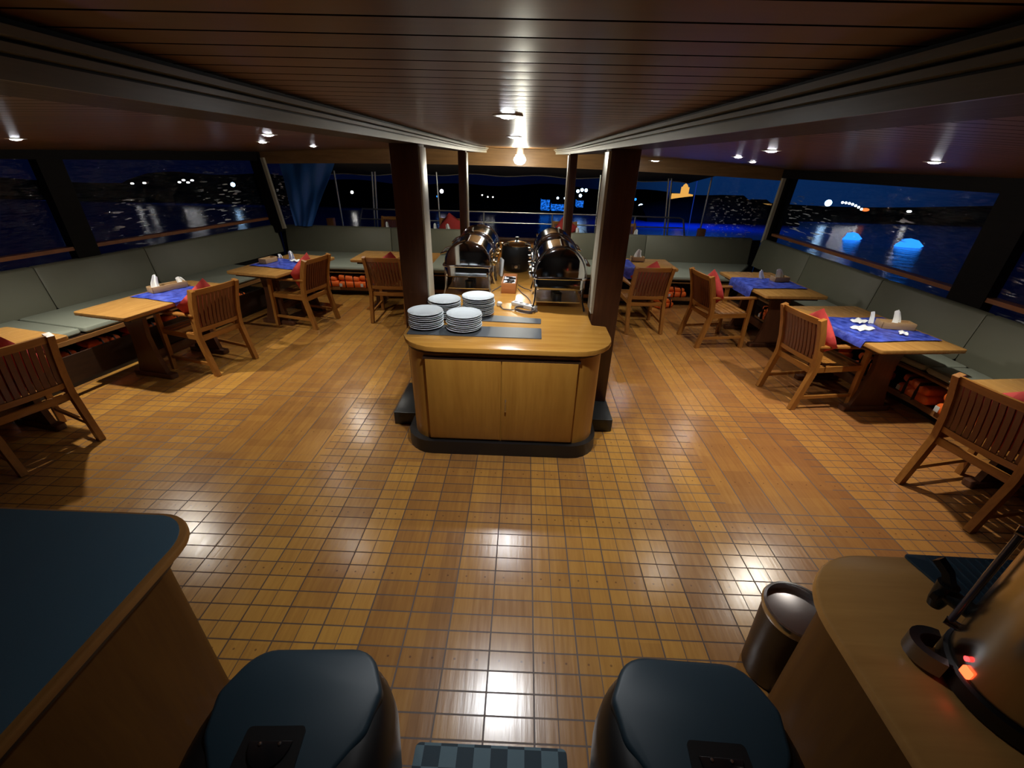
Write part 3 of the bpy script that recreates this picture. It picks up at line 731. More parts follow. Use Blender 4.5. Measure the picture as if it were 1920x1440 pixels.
CU = {'L1': 'red cushion on the chair cut by the left edge of the photo', 'L2': 'red cushion against the chair at the left table that is lit yellow', 'L3': 'red cushion on the chair nearest the far left corner',
      'FL': 'dull red cushion peeking over the chair beside the left post', 'FR': 'red cushion peeking over the chair beside the right post', 'R3': 'red cushion on the chair nearest the far right corner',
      'R2': 'red cushion on the chair at the middle right table', 'R1': 'bright red cushion on the chair cut by the right edge of the photo',
      'A1': 'tall red cushion on the after deck chair left of the slim post', 'A2': 'red cushion on the after deck chair straddled by the slim right post'}
for k, lab in CU.items():
    o = cu0 if first else cu0.copy()
    if not first: C.objects.link(o)
    first = False
    ch = chairs[k]
    lift = {'L1': -.02}.get(k, 0) + (.0 if k[0] != 'A' else .06)
    off = {'L2': -.06, 'L3': -.08, 'FL': .05, 'FR': 0, 'R3': .05, 'R2': .06, 'R1': .05}.get(k, 0)
    # lean against the back: plane spanned by x and the leaning up axis
    lm = Matrix.Translation((off, .142, .705 + lift)) @ Matrix.Rotation(math.radians(90 + 13), 4, 'X') @ Matrix.Rotation(.62, 4, 'Z')
    cm = Matrix.Translation(ch.location) @ Matrix.Rotation(ch.rotation_euler.z, 4, 'Z')
    o.matrix_world = cm @ lm
    tag(o, lab, 'cushion', 'red scatter cushions')

# ------------------------------------------------------------------ tables
def make_table(label, w_=.72, ln=1.2):
    t = thing('dining_table', label, 'table', group='pedestal dining tables')
    b = nb(); prism(b, rpoly([(-w_ / 2, -ln / 2), (w_ / 2, -ln / 2), (w_ / 2, ln / 2), (-w_ / 2, ln / 2)], .03), .70, .738, .008); obj('tabletop', b, 'table_top', t)
    for s in (-1, 1):
        y = s * ln * .27
        b = nb(); P = [(-.17, .05), (.17, .05), (.12, .25), (.10, .45), (.14, .70), (-.14, .70), (-.10, .45), (-.12, .25)]
        lo = [b.verts.new((x, y - .022, zz)) for x, zz in P]; hi = [b.verts.new((x, y + .022, zz)) for x, zz in P]
        ring_faces(b, [lo, hi]); obj('pedestal', b, 'post', t, 25)
        b = nb(); prism(b, rpoly([(-.24, y - .04), (.24, y - .04), (.24, y + .04), (-.24, y + .04)], .02), 0, .05, .006); obj('foot', b, 'post', t)
    b = nb(); box(b, -.02, .02, -ln * .27, ln * .27, .16, .25, .003); obj('stretcher', b, 'post', t)
    b = nb(); box(b, -w_ / 2 + .06, w_ / 2 - .06, -ln / 2 + .08, ln / 2 - .08, .665, .702, .002); obj('apron', b, 'dark_wood', t)
    return t
def quadctr(near, far_): return
T = {}
def table(key, cx, cy, rz, label, w_=.72, ln=1.2):
    T[key] = (cx, cy, rz, w_, ln); t = make_table(label, w_, ln); t.location = (cx, cy, 0); t.rotation_euler = (0, 0, rz); return t
table('L1', -4.03, 2.52, LROT, 'wooden table at the left edge of the photo, in front of the nearest left chair', .68)
table('L2', -3.66, 4.10, LROT * .95, 'wooden table lit yellow on the left, with a wooden caddy on a blue runner', .60)
table('L3', -3.22, 5.72, LROT, 'dark wooden table nearest the far left corner', .74, 1.2)
table('FL', -1.88, 6.42, PI / 2, 'wooden table before the far left bench, half behind the left post', .68, 1.18)
table('FR', 1.66, 6.44, PI / 2, 'wooden table before the far right bench, half behind the right post', .68, 1.10)
table('R3', 3.15, 5.47, .05, 'wooden table nearest the far right corner, with a blue runner hanging over its edge', .74, 1.2)
table('R2', 3.30, 3.92, .10, 'wooden table in the middle of the right side, its near end bare', .78, 1.2)
table('R1', 3.60, 2.20, .12, 'wooden table at the right edge of the photo, behind the nearest right chair', .78, 1.26)
def on(key, u, v):      # table local to world
    cx, cy, rz = T[key][:3]; c, s = math.cos(rz), math.sin(rz); return (cx + u * c - v * s, cy + u * s + v * c)
ZT = .739
def runner(key, v0, v1, side, label, drop=.14, u0=None):
    cx, cy, rz, w_, ln = T[key]; b = nb()
    far = -side * (w_ / 2 - .06) if u0 is None else u0; near = side * (w_ / 2 + .006)
    tot = abs(near - far) + drop
    def f(p, q):
        d = p * tot; vv = v0 + (v1 - v0) * q + .012 * math.sin(6 * p + 9 * q)
        flat = abs(near - far)
        if d < flat: return (far + side * d, vv, .0045 + .004 * (1 + math.sin(23 * p + 11 * q)) * .5 + .003 * (1 + math.sin(41 * q)) * .5)
        return (near + side * (.004 + .008 * math.sin(16 * q) ** 2 + .006), vv, .006 - (d - flat))
    sheet(b, f, 26, 14, .002)
    return tag(obj('table_runner', b, 'runner', loc=(cx, cy, ZT), rotz=rz), label, 'table runner', 'shiny blue table runners')
runner('L2', -.12, .38, 1, 'shiny blue runner across the left table that is lit yellow', .05)
runner('L3', -.28, .22, 1, 'shiny blue runner across the table nearest the far left corner', .08)
runner('FR', -.12, .34, 1, 'shiny blue runner on the table half behind the right post', .12, -.2) if False else None
runner('R3', -.30, .22, -1, 'shiny blue runner hanging over the edge of the table nearest the far right corner', .12)
runner('R2', -.42, .20, -1, 'shiny blue runner across the middle right table', .06)
runner('R1', -.10, .40, -1, 'blue runner on the table at the right edge of the photo', .06)
# the runner on the far right table lies across its left end and hangs toward the aisle
cx, cy, rz, w_, ln = T['FR']
b = nb(); sheet(b, lambda p, q: (-.55 + .5 * q, (-.345 if p > .6 else .2 - .545 * p / .6) - (.012 if p > .6 else 0), .006 + .003 * math.sin(20 * q) ** 2 - (0 if p <= .6 else (p - .6) * .40)), 20, 10, .002)
tag(obj('table_runner', b, 'runner', loc=(cx, cy, ZT)), 'blue runner on the table half behind the right post', 'table runner', 'shiny blue table runners')

def caddy(key, u, v, rz, label, lx_=.26, ly_=.12):
    x, y = on(key, u, v); t = thing('napkin_caddy', label, 'caddy', (x, y, ZT + .012), T[key][2] + rz)
    b = nb(); hx, hy = lx_ / 2, ly_ / 2
    box(b, -hx, hx, -hy, -hy + .01, 0, .06, .002); box(b, -hx, hx, hy - .01, hy, 0, .06, .002); box(b, -hx, -hx + .01, -hy, hy, 0, .06, .002); box(b, hx - .01, hx, -hy, hy, 0, .06, .002); obj('case', b, 'caddy', t)
    b = nb(); box(b, -hx + .005, hx - .005, -hy + .005, hy - .005, 0, .04); obj('base', b, 'caddy', t); return t
def napkin(key, u, v, rz, label, h=.13, w_=.07, flat=False, zoff=.012):
    x, y = on(key, u, v); b = nb(); ph = random.uniform(0, 6)
    if flat: sheet(b, lambda p, q: ((p - .5) * w_, (q - .5) * h, .004 + .012 * math.sin(5 * p + ph) ** 2 + .010 * math.sin(4 * q + ph) ** 2), 10, 10, .003)
    else: sheet(b, lambda p, q: ((p - .5) * w_ * (1.15 - .5 * q) + .012 * math.sin(3 * q + ph), .016 * math.sin(9 * p + ph) * (1 - .4 * q) + .02 * q, h * q * (1 - .18 * (2 * p - 1) ** 2) + .002), 12, 8, .004)
    return tag(obj('napkin', b, 'linen', loc=(x, y, ZT + zoff), rotz=T[key][2] + rz), label, 'napkin', 'white paper napkins')
caddy('L2', -.12, .20, PI / 2 - .25, 'wooden napkin caddy on the left table that is lit yellow', .34, .11)
napkin('L2', -.14, .10, .4, 'white napkin standing in the caddy on the left table lit yellow, nearer end', .13, .07, zoff=.05)
napkin('L2', -.10, .34, 1.2, 'white napkin standing by the far end of the caddy on the left table lit yellow', .10, .08)
caddy('L3', -.20, -.05, PI / 2, 'dark low caddy on the table nearest the far left corner', .22, .11)
napkin('L3', -.02, .16, .3, 'tall white napkin standing on the blue runner near the far left corner', .12, .07)
napkin('L3', .10, .10, 0, 'white napkin lying on the blue runner near the far left corner', .10, .12, True)
napkin('L3', -.26, .22, 0, 'small white napkin at the back of the table nearest the far left corner', .05, .08)
caddy('R3', .16, .06, .1, 'pale wooden caddy on the table nearest the far right corner', .20, .11)
napkin('R3', -.02, .16, .2, 'upright white napkin left of the caddy near the far right corner', .11, .06)
napkin('R3', .15, .07, .3, 'broad white napkin in the caddy near the far right corner', .11, .12, zoff=.05)
caddy('R2', .17, -.10, -.25, 'pale wooden caddy on the middle right table', .28, .12)
napkin('R2', .05, .02, .5, 'white napkin standing left of the caddy on the middle right table', .11, .07)
napkin('R2', .19, -.08, .2, 'white napkin standing in the caddy on the middle right table', .12, .07, zoff=.05)
napkin('R2', -.05, .05, .4, 'white napkin lying flat behind the caddy on the middle right table', .09, .16, True)
napkin('R2', .10, -.27, .9, 'small white napkin lying in front of the caddy on the middle right table', .06, .10, True)
napkin('R2', -.18, -.14, .2, 'crumpled white napkin lying on the blue runner of the middle right table', .10, .18, True)
caddy('FR', .12, -.06, PI / 2, 'wooden caddy on the table half behind the right post', .2, .11)
napkin('FR', .10, .22, -PI / 2, 'narrow white napkin beside the right post', .12, .05)
napkin('FR', .12, -.07, -PI / 2, 'white napkin in the caddy right of the right post', .12, .11, zoff=.05)
napkin('FL', .0, -.36, 0, 'small white napkin by the left post on the far left table', .07, .08)
napkin('L1', .20, .12, 0, 'small white napkin on the table at the left edge of the photo', .07, .09, True)
# small glass on the aft side seen as a table corner: aft tables with napkins
for x, key, labs in ((-1.95, 'AL', 'long after deck table behind the far left bench'), (1.25, 'AR', 'long after deck table behind the far right bench')):
    t = table(key, x, 8.72, PI / 2, labs, .60, 2.0); t.location.z = 0
for key, lst in (('AL', [(-.72, 'white napkin left of the left post, above the far bench'), (.22, 'small white napkin at the left of the tall red cushion'), (.46, 'white napkin in front of the tall red cushion')]),
                 ('AR', [(-.58, 'white napkin on the after deck just left of the slim right post'), (-.22, 'white napkin on the after deck just right of the slim right post'), (.93, 'white napkin at the far right above the far bench')])):
    for v, lab in lst: napkin(key, -.05, -v, -PI / 2, lab, .17, .09)

# ------------------------------------------------------------------ benches
SEAT = .46
def cushion_block(name, poly, z0, z1, mat, label, cat, grp, ease=.025):
    b = nb(); prism(b, rpoly(poly, .03, 4), z0, z1, ease); return tag(obj(name, b, mat), label, cat, grp)
def back_panel(p0, p1, n, label, h0=.455, h1=.915, th=.09, lean=.06):
    """upholstered panel standing on the line p0-p1, front face toward n, leaning away"""
    p0, p1, n = Vector(p0), Vector(p1), Vector(n); d = (p1 - p0).normalized(); p0 += d * .004; p1 -= d * .004
    b = nb(); rings = []; e = .018
    for a, ins in ((p0, e), (p0 + d * e, 0), (p1 - d * e, 0), (p1, e)):
        r = []
        for z_, back in ((h0 + ins, 0), (h1 - e, 0), (h1 - ins * .3, 1), (h1 - ins * .3, 2), (h0 + ins, 3)):
            q = (z_ - h0) / (h1 - h0) * lean
            off = {0: -ins * .6, 1: -e, 2: -th, 3: -th}[back]
            p = a + n * (off - q); r.append(b.verts.new((p.x, p.y, z_)))
        rings.append(r)
    ring_faces(b, rings); return tag(obj('back_cushion', b, 'olive', smooth=50), label, 'back cushion', 'bench back cushions')
# left bench
def bench(name, label, apron, shelf, kickp):
    t = thing(name, label, 'bench'); 
    for nm, polys, z0, z1, mt in (('apron', apron, .33, .41, 'bench_wood'), ('shelf', shelf, .12, .15, 'bench_wood'), ('lip', kickp, .15, .205, 'bench_wood'), ('toe_kick', None, 0, .12, 'kick')):
        pass
    return t
def strip_poly(pts, t_, side):
    """ribbon of width t_ along a polyline, offset to one side"""
    P = [Vector(p) for p in pts]; a = []
    for i, p in enumerate(P):
        d = (P[min(i + 1, len(P) - 1)] - P[max(i - 1, 0)]).normalized(); a.append(p + Vector((-d.y, d.x)) * t_ * side)
    return [tuple(p) for p in P] + [tuple(p) for p in reversed(a)]
def build_bench(label, front, back, side, inset=.05):
    """front, back: polylines (same direction); side: which side of front is inside the bench"""
    t = thing('built_in_bench', label, 'bench')
    def off(pts, q): return [tuple(Vector(p)) for p in strip_poly(pts, q, side)[len(pts):]][::-1]
    b = nb(); prism(b, strip_poly(front, .025, side), .365, .405); obj('apron', b, 'bench_wood', t, 20)
    b = nb(); prism(b, list(front) + list(back)[::-1], .385, .407); obj('seat_board', b, 'dark_wood', t, 20)
    f2 = off(front, .02)
    b = nb(); prism(b, f2 + list(back)[::-1], .115, .135); obj('shelf', b, 'dark_wood', t, 20)
    b = nb(); prism(b, strip_poly(front, .022, side), .085, .138); obj('shelf_lip', b, 'bench_wood', t, 20)
    f3 = off(front, .10)
    b = nb(); prism(b, strip_poly(f3, .02, side), 0, .115); obj('toe_kick', b, 'kick', t, 20)
    b = nb(); f4 = off(front, .34); prism(b, strip_poly(f4, .02, side), .135, .385); obj('inner_panel', b, 'dark_wood', t, 20)
    return t
lf = [L(1.25, .86), L(4.2, .90), L(8.0, .95)]; lb = [L(1.25, -.10), L(4.2, -.10), L(8.0, -.10)]
build_bench('long built in bench along the left windows', lf, lb, 1)
rf = [(3.33, 6.80), (3.47, 5.05), (3.74, 3.6), (3.86, 1.0)]; rb = [(RX + .1, 6.80), (RX + .1, 5.05), (RX + .1, 3.6), (RX + .1, 1.0)]
build_bench('long built in bench along the right windows', rf, rb, -1) if False else None
rfr = rf; rbr = rb
def side_sign(front, back):
    d = Vector(front[1]) - Vector(front[0]); n = Vector((-d.y, d.x)); return 1 if n.dot(Vector(back[0]) - Vector(front[0])) > 0 else -1
build_bench('long built in bench along the right windows', rf, rb, side_sign(rf, rb))
ff = [(-3.80, 6.80), (-1.08, 6.80)]; fb = [(-4.45, 8.03), (-1.08, 8.03)]
build_bench('built in bench on the left of the far end', ff, fb, side_sign(ff, fb))
ff2 = [(.84, 6.80), (3.30, 6.80)]; fb2 = [(.84, 8.03), (4.12, 8.03)]
build_bench('built in bench on the right of the far end', ff2, fb2, side_sign(ff2, fb2))
# seat cushions
def lseat(s0, s1, label): cushion_block('seat_cushion', [L(s0 + .006, .01), L(s1 - .006, .01), L(s1 - .006, .89 + .02 * (s1 > 4)), L(s0 + .006, .88)], .407, SEAT + .012, 'seat_vinyl', label, 'seat cushion', 'bench seat cushions')
lseat(1.24, 2.6, 'grey green seat cushion on the left bench, the one next to the far corner')
lseat(2.6, 4.02, 'grey green seat cushion on the left bench behind the yellow lit table')
lseat(4.02, 5.4, 'pale lit seat cushion on the left bench between the two nearest left tables')
lseat(5.4, 7.9, 'grey green seat cushion on the left bench behind the nearest left table')
def rxf(y):
    for (xa, ya), (xb, yb) in zip(rf, rf[1:]):
        if yb <= y <= ya: return xa + (xb - xa) * (ya - y) / (ya - yb)
    return rf[0][0]
def rseat(y0, y1, label): cushion_block('seat_cushion', [(rxf(y0) - .01, y0 + .006), (RX - .01, y0 + .006), (RX - .01, y1 - .006), (rxf(y1) - .01, y1 - .006)], .407, SEAT + .012, 'seat_vinyl', label, 'seat cushion', 'bench seat cushions')
rseat(5.06, 6.80, 'grey green seat cushion on the right bench, the one next to the far corner')
rseat(3.62, 5.06, 'grey green seat cushion on the right bench behind the middle right table')
rseat(2.3, 3.62, 'pale lit seat cushion on the right bench between the two nearest right tables')
rseat(1.05, 2.3, 'seat cushion on the right bench at the right edge of the photo')
FB = 7.96
cushion_block('seat_cushion', [(-4.36, FB - .01), (-3.80, 6.79), (-2.46, 6.79), (-2.46, FB - .01)], .407, SEAT + .012, 'seat_vinyl', 'grey green seat cushion of the far left bench, the corner one', 'seat cushion', 'bench seat cushions')
cushion_block('seat_cushion', [(-2.448, 6.79), (-1.10, 6.79), (-1.10, FB - .01), (-2.448, FB - .01)], .407, SEAT + .012, 'seat_vinyl', 'grey green seat cushion of the far left bench, behind the left post', 'seat cushion', 'bench seat cushions')
cushion_block('seat_cushion', [(.86, 6.79), (2.20, 6.79), (2.20, FB - .01), (.86, FB - .01)], .407, SEAT + .012, 'seat_vinyl', 'grey green seat cushion of the far right bench, behind the right post', 'seat cushion', 'bench seat cushions')
cushion_block('seat_cushion', [(2.212, 6.79), (3.33, 6.79), (4.12, FB - .01), (2.212, FB - .01)], .407, SEAT + .012, 'seat_vinyl', 'grey green seat cushion of the far right bench, the corner one', 'seat cushion', 'bench seat cushions')
# back cushions
ln_ = (LN.x, LN.y)
for s0, s1, lab in ((.03, 2.44, 'long olive grey back cushion on the left bench, next to the far corner'), (2.44, 3.64, 'olive grey back cushion on the left bench behind the yellow lit table'),
                    (3.64, 4.86, 'olive grey back cushion on the left bench between the two nearest left tables'), (4.86, 8.0, 'olive grey back cushion on the left bench cut by the left edge of the photo')):
    back_panel(L(s0, 0), L(s1, 0), ln_, lab)
for y0, y1, lab in ((7.92, 6.50, 'olive grey back cushion on the right bench, next to the far corner'), (6.50, 5.06, 'olive grey back cushion on the right bench, second from the far corner'),
                    (5.06, 3.80, 'olive grey back cushion on the right bench behind the caddy of the middle right table'), (3.80, 1.2, 'olive grey back cushion on the right bench cut by the right edge of the photo')):
    back_panel((RX, y0), (RX, y1), (-1, 0), lab)
for x0, x1, lab in ((-4.36, -2.42, 'olive grey back cushion of the far left bench, the corner one'), (-2.42, -1.10, 'olive grey back cushion of the far left bench, behind the left post'),
                    (.85, 2.21, 'olive grey back cushion of the far right bench, behind the right post'), (2.21, 4.10, 'olive grey back cushion of the far right bench, the corner one')):
    back_panel((x0, FB), (x1, FB), (0, -1), lab, .455, .905)

# folded life jackets on the shelves under the benches
def make_vest():
    t = thing('life_jacket', 'x', 'life jacket', group='folded orange life jackets under the benches')
    b = nb(); obox(b, (0, 0, .035), (.34, .22, .066), (0, 0, .03), .028, 3); obj('lower_float', b, 'orange', t, 60)
    b = nb(); obox(b, (-.02, .012, .098), (.31, .20, .060), (0, .08, -.05), .027, 3); obj('upper_float', b, 'orange', t, 60)
    for x in (-.06, .06):
        b = nb(); bar(b, [(x, -.122, .004), (x, -.126, .07), (x - .01, -.112, .128), (x - .01, .11, .135)], .03, .005, (1, 0, 0)); obj('strap', b, 'strap', t, 30)
    b = nb(); box(b, -.155, -.115, -.117, -.112, .012, .05, .002); obj('tape', b, 'reflect', t)
    return t
v0 = make_vest(); vf = True
def vest(x, y, rz, label, s=1.0, z_=.137):
    global vf
    if vf: v0.location = (x, y, z_); v0.rotation_euler = (0, 0, rz); v0['label'] = label; r = v0; vf = False
    else: r = dup(v0, (x, y, z_), rz, label)
    r.scale = (s, s, s * 1.28); return r
la = LROT - PI / 2 + PI
for k, s in enumerate((2.1, 2.5, 3.0, 3.42, 3.84, 4.26, 4.68, 5.1)):
    x, y = L(s, .78); vest(x, y, LROT + PI / 2, 'dim reddish folded life jacket under the left bench' if s > 3.3 else 'dim folded life jacket under the left bench behind the dark table pedestal')
vest(-3.17, 6.90, 0, 'folded orange life jacket under the far left bench, left of the bright pair', 1.05)
vest(-2.80, 6.88, .05, 'bright orange life jacket under the far left bench, left one of the pair', 1.1)
v = vest(-2.45, 6.88, -.06, 'bright orange life jacket with blue and lime patches under the far left bench', 1.1)
b = nb(); box(b, .0, .07, -.128, -.108, .008, .06, .004); obj('blue_patch', b, 'bluepatch', v)
b = nb(); box(b, .072, .13, -.126, -.108, .01, .058, .004); obj('lime_patch', b, 'lime', v)
vest(2.50, 6.90, .1, 'orange life jacket under the far right bench, left of the right corner chair', .95)
vest(2.28, 6.72, .5, 'crumpled orange life jacket half on the floor before the far right bench', .9, .001)
ra = -PI / 2
for y, lab in ((5.75, 'dim orange life jacket under the right bench near the far corner'), (4.62, 'dim orange life jacket under the right bench behind the middle right table, far one'), (4.12, 'reddish orange life jacket under the right bench behind the middle right chair'),
               (3.62, 'orange life jacket under the right bench behind the table pedestal'), (3.18, 'bright orange life jacket under the right bench, left of the nearest right chair')):
    vest(rxf(y) + .09, y, ra, lab, 1.12 if y < 3.4 else 1.0)

# ------------------------------------------------------------------ downlights
def downlight(x, y, zc, label, r=.045):
    t = thing('downlight', label, 'ceiling light', (x, y, zc), 0, 'ceiling downlights')
    b = nb(); lathe(b, [(r * 1.35, 0), (r * 1.35, -.003), (r * 1.1, -.005), (r, -.004), (r, 0)], 24); obj('rim', b, 'trimring', t)
    b = nb(); lathe(b, [(.001, -.003), (r * .72, -.003), (r * .72, -.006), (r * .5, -.011), (.001, -.014)], 24); obj('lens', b, 'lens', t)
    return t
DL = ['lit downlight over the left aisle, upper one of the close pair', 'lit downlight over the right aisle, the nearer and bigger one', 'lit downlight over the left aisle, lower one of the close pair', 'small lit downlight over the far right chairs',
      'small dim downlight near the left edge of the photo', 'lit downlight over the middle right table', 'small lit downlight near the far left corner', 'small lit downlight near the far right corner',
      'lit downlight in the middle ceiling, nearest one', 'lit downlight in the middle ceiling, behind the nearest one', 'bright downlight at the far end beside the right post']
for (x, y, wt, col, cone), lab in zip(DOWN, DL):
    zc = 2.206 if -.7 < x < .55 else zceil(x)
    if y > 7: zc = 2.09
    downlight(x, y, zc - .0005, lab, .075 if y > 7 else .045)
    lamp('downlight_lamp', 'SPOT', (x, y, zc - .03), wt, col, .03, (x, y, 0), math.radians(cone), 1.0)
t = thing('bulkhead_lamp', 'bright round lamp hanging at the far end of the middle ceiling', 'ceiling light', (-.10, 7.2, 2.075))
b = nb(); lathe(b, [(.06, .13), (.07, .04), (.055, .03)], 20); obj('cap', b, 'trimring', t)
b = nb(); lathe(b, [(.05, .035), (.085, .0), (.09, -.03), (.07, -.07), (.03, -.09), (.001, -.093)], 24); obj('globe', b, 'bulb', t)
lamp('bulkhead_bulb', 'POINT', (-.10, 7.08, 1.96), 22, (1, .97, .82), .05)

# ------------------------------------------------------------------ foreground left cabinet
ZF = .90
t = thing('side_cabinet', 'wooden side cabinet with a blue grey inlaid top in the near left corner', 'cabinet', (-1.9, .4, 0))
ox, oy = -1.9, .4
def loc_(pts): return [(x - ox, y - oy) for x, y in pts]
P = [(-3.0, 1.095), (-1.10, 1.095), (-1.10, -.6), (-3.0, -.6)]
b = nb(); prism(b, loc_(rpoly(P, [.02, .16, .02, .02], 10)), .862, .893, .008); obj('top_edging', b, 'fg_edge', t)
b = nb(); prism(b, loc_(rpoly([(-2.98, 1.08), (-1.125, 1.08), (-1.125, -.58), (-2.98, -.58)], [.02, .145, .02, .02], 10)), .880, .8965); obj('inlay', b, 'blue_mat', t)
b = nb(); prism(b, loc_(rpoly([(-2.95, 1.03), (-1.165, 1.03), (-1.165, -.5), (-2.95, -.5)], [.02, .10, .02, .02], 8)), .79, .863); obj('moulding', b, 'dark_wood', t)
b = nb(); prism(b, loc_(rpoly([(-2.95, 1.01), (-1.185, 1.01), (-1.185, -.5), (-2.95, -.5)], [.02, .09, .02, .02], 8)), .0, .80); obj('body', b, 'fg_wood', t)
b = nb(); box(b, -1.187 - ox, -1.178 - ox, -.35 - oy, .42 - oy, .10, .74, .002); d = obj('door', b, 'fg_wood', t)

# ------------------------------------------------------------------ two black lidded containers
def container(cx, cy, w_, dp, hgt, label, mirror, rz):
    t = thing('lidded_container', label, 'container', (cx, cy, 0), rz, 'black lidded containers')
    def sup(rx, ry, z_, n=44, e=2.9):
        out = []
        for k in range(n):
            a = 2 * PI * k / n; c, s = math.cos(a), math.sin(a)
            out.append((rx * math.copysign(abs(c) ** (2 / e), c), ry * math.copysign(abs(s) ** (2 / e), s), z_))
        return out
    b = nb(); rings = []
    for f, zz in ((.80, 0), (.90, .03), (.98, .25), (1.03, .44), (1.05, .53), (1.03, hgt - .10), (.97, hgt - .05), (.86, hgt - .018), (.70, hgt - .006)): rings.append([b.verts.new(p) for p in sup(w_ / 2 * f, dp / 2 * f, zz, 44, 2.4)])
    ring_faces(b, rings); obj('body', b, 'black', t, 50)
    out = rpoly([(-w_ * .44, dp * .22), (-w_ * .33, dp * .45), (w_ * .33, dp * .45), (w_ * .44, dp * .22), (w_ * .40, dp * .02), (w_ * .28, -dp * .14), (w_ * .24, -dp * .43), (-w_ * .24, -dp * .43), (-w_ * .28, -dp * .14), (-w_ * .40, dp * .02)],
                [.05, .10, .10, .05, .08, .08, .03, .03, .08, .08], 5)
    b = nb(); prism(b, out, hgt - .05, hgt, .014); lid = obj('lid', b, 'bin_top', t, 50)
    mx_ = -.02 * mirror
    b = nb(); prism(b, rpoly([(mx_ - .085, -dp * .41), (mx_ + .085, -dp * .41), (mx_ + .075, .03), (mx_ - .075, .03)], .012), hgt - .01, hgt + .0075); obj('latch_panel', b, 'black', t)
    b = nb(); pts = [(mx_ - .055, .0), (mx_ + .055, .0)] + [(mx_ + .055 * math.cos(-PI * k / 10), -.005 - .06 * math.sin(PI * k / 10)) for k in range(11)]
    prism(b, pts[2:], hgt + .0075, hgt + .013, .002); h_ = obj('latch', b, 'black_gloss', t)
    for q in (-.025, .025):
        b = nb(); lathe(b, [(.005, hgt + .0125), (.004, hgt + .0155), (.001, hgt + .016)], 12, (mx_ + q, -.012, 0)); obj('stud', b, 'steel', h_)
    return t
container(-.585, .52, .53, .53, .70, 'black lidded container with a latch panel, beside the blue topped cabinet', 1, .05)
container(.53, .53, .54, .54, .70, 'black lidded container with a latch panel, beside the steel rimmed bin', -1, -.03)

# checked mat on the deck
b = nb(); prism(b, rpoly([(-.296, -.6), (.296, -.6), (.296, .60), (-.296, .60)], .02), 0, .008, .002)
o = obj('door_mat', b, 'mat', loc=(-.058, .205, 0)); tag(o, 'blue grey checked mat on the deck between the two black containers', 'mat')

# ------------------------------------------------------------------ steel rimmed waste bin
t = thing('waste_bin', 'dark round waste bin with a shiny steel rim beside the right counter', 'bin', (1.20, 1.15, 0)); hb = .42
b = nb(); lathe(b, [(.110, 0), (.115, .01), (.122, .2), (.130, hb - .02), (.126, hb - .02)], 40); obj('body', b, 'bin_body', t)
b = nb(); lathe(b, [(.120, hb - .03), (.134, hb - .025), (.139, hb - .005), (.134, hb + .008), (.124, hb + .010), (.118, hb - .002), (.116, hb - .03)], 44); obj('rim', b, 'steel', t)
b = nb(); lathe(b, [(.001, hb - .012), (.08, hb - .014), (.118, hb - .020), (.118, hb - .034), (.001, hb - .036)], 40); obj('flap_lid', b, plain('bin_flap_steel', (.55, .52, .52), .28, 1), t)

# ------------------------------------------------------------------ right counter with drink urn
t = thing('drinks_counter', 'wooden drinks counter with a rounded corner in the near right corner', 'counter', (1.8, .3, 0)); ox, oy = 1.8, .3
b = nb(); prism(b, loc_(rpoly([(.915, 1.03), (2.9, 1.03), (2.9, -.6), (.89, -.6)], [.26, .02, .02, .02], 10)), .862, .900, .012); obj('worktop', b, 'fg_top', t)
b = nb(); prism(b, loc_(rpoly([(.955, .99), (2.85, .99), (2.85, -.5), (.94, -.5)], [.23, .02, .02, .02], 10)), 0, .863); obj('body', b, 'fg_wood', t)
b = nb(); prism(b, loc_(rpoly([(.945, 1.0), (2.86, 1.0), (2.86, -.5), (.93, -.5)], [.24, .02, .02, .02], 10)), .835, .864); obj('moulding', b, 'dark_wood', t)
UX, UY = 1.265, .60
t = thing('drink_urn', 'tall steel drink urn with red indicator lights on the right counter', 'urn', (UX, UY, .90))
b = nb(); lathe(b, [(.150, 0), (.158, .006), (.158, .05), (.150, .056)], 48); obj('base_ring', b, 'black', t)
b = nb(); lathe(b, [(.146, .05), (.148, .06), (.148, .46), (.150, .47), (.146, .485), (.001, .485)], 48); obj('tank', b, 'steel_warm', t)
b = nb(); lathe(b, [(.149, .48), (.155, .486), (.150, .50), (.09, .525), (.001, .53)], 40); lid = obj('lid', b, 'steel', t)
b = nb(); lathe(b, [(.012, .525), (.012, .55), (.026, .556), (.022, .575), (.001, .578)], 16); obj('knob', b, 'black', lid)
def polar(a, r): return (r * math.cos(a), r * math.sin(a))
a0 = math.radians(112); ux, uy = math.cos(a0), math.sin(a0); px_, py_ = -uy, ux
b = nb(); tube(b, [(ux * .14, uy * .14, .13), (ux * .20, uy * .20, .13)], .022, 14); lathe(b, [(.001, .075), (.016, .075), (.020, .095), (.024, .16), (.001, .162)], 16, (ux * .21, uy * .21, 0)); tap = obj('tap', b, 'black', t)
b = nb(); bar(b, [(ux * .205, uy * .205, .155), (ux * .225, uy * .225, .19), (ux * .255, uy * .255, .21)], .026, .018); obj('tap_lever', b, 'black', tap)
for s in (-1, 1):
    b = nb(); bar(b, [(ux * .21, uy * .21, .13), (ux * .21 + s * px_ * .045, uy * .21 + s * py_ * .045, .13)], .014, .02); obj('tap_wing', b, 'black', tap)
a1 = math.radians(128)
b = nb(); tube(b, [(*polar(a1, .165), .10), (*polar(a1, .165), .42)], .008, 12); obj('gauge_tube', b, plain('clear_gauge_glass', (.12, .13, .20), .08, .6), t)
for zz in (.095, .425):
    b = nb(); tube(b, [(*polar(a1, .14), zz), (*polar(a1, .175), zz)], .012, 12); obj('gauge_fitting', b, 'chrome', t)
